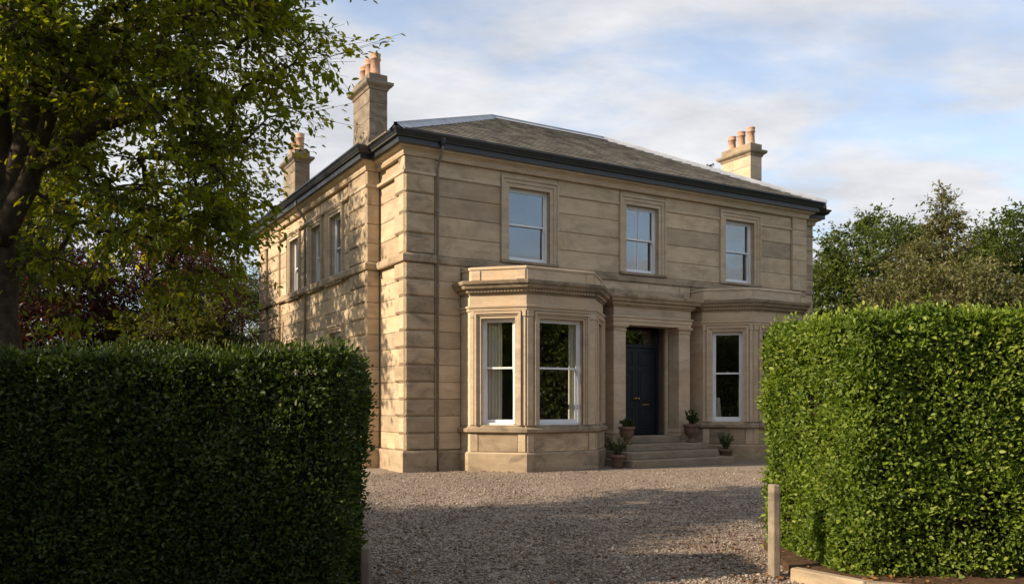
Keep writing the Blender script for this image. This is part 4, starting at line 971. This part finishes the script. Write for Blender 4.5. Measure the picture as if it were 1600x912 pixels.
# ================================================================== plants in pots
def H(x, y, z=0):
    q = Matrix.Rotation(TH, 3, 'Z') @ Vector((x, y, z)); return (HO.x + q.x, HO.y + q.y, z)
def planter(x, y, z, s, label, seed, prof, spread=0.18, hgt=0.22):
    rg = np.random.default_rng(seed); root = empty('potted_plant', H(x, y, z), 0, label, 'plant pot')
    mb = MB(); mb.lathe([(r_ * s, h_ * s) for r_, h_ in prof], n=22); mb.build('pot', M['pot_old'], root, True)
    top = max(h_ for _, h_ in prof) * s
    mb = MB(); mb.lathe([(0.001, top - 0.05), (prof[-2][0] * s * 0.9, top - 0.05), (prof[-2][0] * s * 0.9, top - 0.03), (0.001, top - 0.02)], n=14); mb.build('soil', M['soil'], root)
    ns = 26; k = 12; P_ = []; A_ = []; N_ = []; mb = MB()
    for i in range(ns):
        an = rg.uniform(0, 6.28); rr = spread * math.sqrt(rg.random()); tip = np.array([math.cos(an) * rr, math.sin(an) * rr, top + hgt * rg.uniform(0.4, 1.2)]); b = np.array([0.05 * math.cos(an), 0.05 * math.sin(an), top - 0.03])
        mid = (b + tip) / 2 + np.array([0, 0, 0.05]); mb.tube([b, mid, tip], [0.005, 0.004, 0.002], 4)
        for q in range(k):
            t_ = 0.35 + 0.65 * q / k; p_ = b * (1 - t_) ** 2 + 2 * mid * t_ * (1 - t_) + tip * t_ * t_
            P_.append(p_); A_.append(rg.normal(size=3) + (tip - b) * 1.5); N_.append(rg.normal(size=3) * 0.5 + [0, 0, 1])
    mb.build('stems', M['bark'], root)
    P_ = np.array(P_, np.float32); n_ = len(P_)
    fo = link('foliage', leaf_mesh('foliage', P_, np.array(A_), np.array(N_), 0.075 * rg.uniform(0.6, 1.3, n_), 0.036 * rg.uniform(0.7, 1.3, n_), rg.random(n_), 0.2), M['leaf_pot'], root); fo['kind'] = 'stuff'
URN = [(0.13, 0), (0.15, 0.01), (0.14, 0.06), (0.08, 0.10), (0.09, 0.14), (0.17, 0.22), (0.205, 0.34), (0.20, 0.42), (0.235, 0.44), (0.24, 0.49), (0.21, 0.50), (0.19, 0.46)]
POT = [(0.13, 0), (0.15, 0.1), (0.18, 0.28), (0.205, 0.29), (0.21, 0.36), (0.18, 0.37), (0.17, 0.33)]
planter(5.82, -0.78, 0.535, 0.92, 'terracotta urn with small plant on the step by the bay', 71, URN, 0.20, 0.16)
planter(8.08, -0.72, 0.535, 0.98, 'terracotta urn with tall leafy stems on the step beside the column', 72, URN, 0.2, 0.34)
planter(5.03, -1.42, 0.006, 0.9, 'small terracotta pot with bushy plant on gravel below the bay', 73, POT, 0.32, 0.36)
planter(8.95, -1.12, 0.006, 0.95, 'pot with thin wispy plant on gravel at the right end of steps', 74, POT, 0.24, 0.38)

# ================================================================== gate posts and kerb
def gate_post(x, y, h, label, rz):
    mb = MB(); mb.box(-0.038, 0.038, -0.06, 0.06, -0.06, h)
    o = mb.build('gate_post', M['soot_and_shade'], None, bevel=0.012); o.location = (x, y, 0); o.rotation_euler = (0, 0, rz); tag(o, label, 'post')  # chimney tone reused here simply as dark stone
gate_post(2.43, 7.75, 0.86, 'short square stone post at the sunlit hedge end', R(8))
gate_post(-1.22, 6.98, 0.42, 'short square stone post at the dark hedge end', 0)
kb = MB(); x0 = 2.47
kroot = empty('stone_kerb', (2.5, 7.55, 0), 0, 'low stone kerb holding soil under the sunlit hedge', 'kerb')
for (a, b) in (((0.0, -0.02), (0.42, -0.62)), ((0.43, -0.63), (1.1, -0.95)), ((1.12, -0.955), (2.0, -1.0))):
    a, b = Vector(a), Vector(b); F_ = Frame(a, b - a); mb = MB(); mb.fbox(F_, 0, (b - a).length - 0.006, -0.05, 0.13, -0.11, 0.0); mb.build('kerb_stone', M['weathered'], kroot, bevel=0.014)
mb = MB(); sp = [(2.56, 7.50), (2.98, 6.95), (3.6, 6.68), (4.5, 6.62), (7.6, 6.7), (7.6, 9.3), (2.8, 9.3)]
mb.v = [(x, y, 0.085) for x, y in sp] + [(x, y, -0.02) for x, y in sp]; mb.f = [tuple(range(7))] + [(i, (i + 1) % 7, 7 + (i + 1) % 7, 7 + i) for i in range(7)]
o = mb.build('soil_bed', M['soil']); o['kind'] = 'structure'

# ================================================================== gravel stones and fallen leaves
def inpoly(x, y, poly):
    c_ = np.zeros(len(x), bool); j = len(poly) - 1
    for i in range(len(poly)):
        xi, yi = poly[i]; xj, yj = poly[j]
        c_ ^= ((yi > y) != (yj > y)) & (x < (xj - xi) * (y - yi) / (yj - yi + 1e-12) + xi); j = i
    return c_
def pebbles(n, seed):
    rg = np.random.default_rng(seed)
    y = 6.2 + 13.8 * rg.random(n * 2) ** 1.7; x = rg.uniform(-0.24, 0.5, n * 2) * y
    ok = inpoly(x, y, drive); x, y = x[ok][:n], y[ok][:n]
    # keep out of the villa
    lx = (x - HO.x) * 0.863 + (y - HO.y) * 0.505; ly = -(x - HO.x) * 0.505 + (y - HO.y) * 0.863
    ok = ~((ly > -0.02) | ((lx > 1.4) & (lx < 5.5) & (ly > -1.45)) | ((lx > 5.2) & (lx < 8.8) & (ly > -1.8)) | ((lx > 8.7) & (lx < 12.7) & (ly > -1.45)))
    x, y = x[ok], y[ok]; n = len(x)
    o = np.array([(1, 0, 0), (0, 1, 0), (-1, 0, 0), (0, -1, 0), (0, 0, 1), (0, 0, -1)], float)
    f = np.array([(0, 1, 4), (1, 2, 4), (2, 3, 4), (3, 0, 4), (1, 0, 5), (2, 1, 5), (3, 2, 5), (0, 3, 5)])
    s = 0.0095 * np.exp(rg.normal(size=n) * 0.38); an = rg.uniform(0, 6.28, n)
    sx = s * rg.uniform(0.8, 1.5, n); sy = s * rg.uniform(0.7, 1.2, n); sz = s * rg.uniform(0.5, 0.9, n)
    V = o[None] * (1 + 0.25 * rg.normal(size=(n, 6, 1))); V = V * np.stack([sx, sy, sz], 1)[:, None, :]
    V[..., 2] += V[..., 0] * rg.normal(size=(n, 1)) * 0.35
    ca, sa = np.cos(an)[:, None], np.sin(an)[:, None]
    X = V[..., 0] * ca - V[..., 1] * sa + x[:, None]; Y = V[..., 0] * sa + V[..., 1] * ca + y[:, None]; Zz = V[..., 2] + 0.006 + sz[:, None] * 0.4
    V = np.stack([X, Y, Zz], 2); F_ = (f[None] + (np.arange(n) * 6)[:, None, None]).reshape(-1, 3)
    me = bpy.data.meshes.new('gravel_stones'); me.vertices.add(n * 6); me.vertices.foreach_set('co', V.reshape(-1).astype(np.float32)); nf = len(F_)
    me.loops.add(nf * 3); me.loops.foreach_set('vertex_index', F_.reshape(-1).astype(np.int32)); me.polygons.add(nf)
    me.polygons.foreach_set('loop_start', (np.arange(nf) * 3).astype(np.int32)); me.polygons.foreach_set('loop_total', np.full(nf, 3, np.int32))
    a_ = me.attributes.new('rnd', 'FLOAT', 'POINT'); a_.data.foreach_set('value', np.repeat(rg.random(n), 6).astype(np.float32)); me.update(calc_edges=True)
    o_ = link('gravel_stones', me, M['pebble']); tag(o_, 'loose buff and grey gravel stones covering the driveway', 'gravel', kind='stuff')
pebbles(90000, 81)
rg = np.random.default_rng(91)
px = []; 
for (cx_, cy_, sx_, sy_, n_) in ((2.2, 7.3, 0.35, 0.35, 70), (3.0, 7.2, 0.4, 0.2, 90), (-1.0, 7.1, 0.25, 0.6, 70), (1.5, 10, 2.0, 2.0, 150), (2.3, 9.5, 0.4, 1.6, 80), (-1.2, 10, 0.5, 2.0, 70)):
    px.append(np.stack([rg.normal(cx_, sx_, n_), rg.normal(cy_, sy_, n_)], 1))
t_ = rg.random(120); hx = 0.0 + 13 * t_; hy = -0.15 - np.abs(rg.normal(0, 0.12, 120)); 
mk = (hx < 1.5); bx_ = []
for a in np.concatenate([hx[mk], rg.uniform(1.6, 5.3, 60)]):
    v = 0.2 if a < 1.5 else (0.5 + (a - 1.5) if a < 2.46 else (1.5 if a < 4.4 else 1.5 - (a - 4.4)))
    bx_.append(H(a, -v - abs(rg.normal(0, 0.1)))[:2])
px.append(np.array(bx_)); px = np.concatenate(px)
n_ = len(px); zb = np.where(inpoly(px[:, 0], px[:, 1], sp), 0.094, 0.022)
P_ = np.stack([px[:, 0], px[:, 1], zb], 1).astype(np.float32)
A_ = rg.normal(size=(n_, 3)); A_[:, 2] *= 0.12; N_ = rg.normal(size=(n_, 3)) * 0.3 + [0, 0, 1]
fl = link('fallen_leaves', leaf_mesh('fallen_leaves', P_, A_, N_, 0.055 * rg.uniform(0.6, 1.3, n_), 0.032 * rg.uniform(0.7, 1.3, n_), rg.random(n_), 0.2), M['leaf_fallen'])
tag(fl, 'dry orange brown leaves scattered on gravel and soil', 'leaves', kind='stuff')
print('blocks', NB[0])
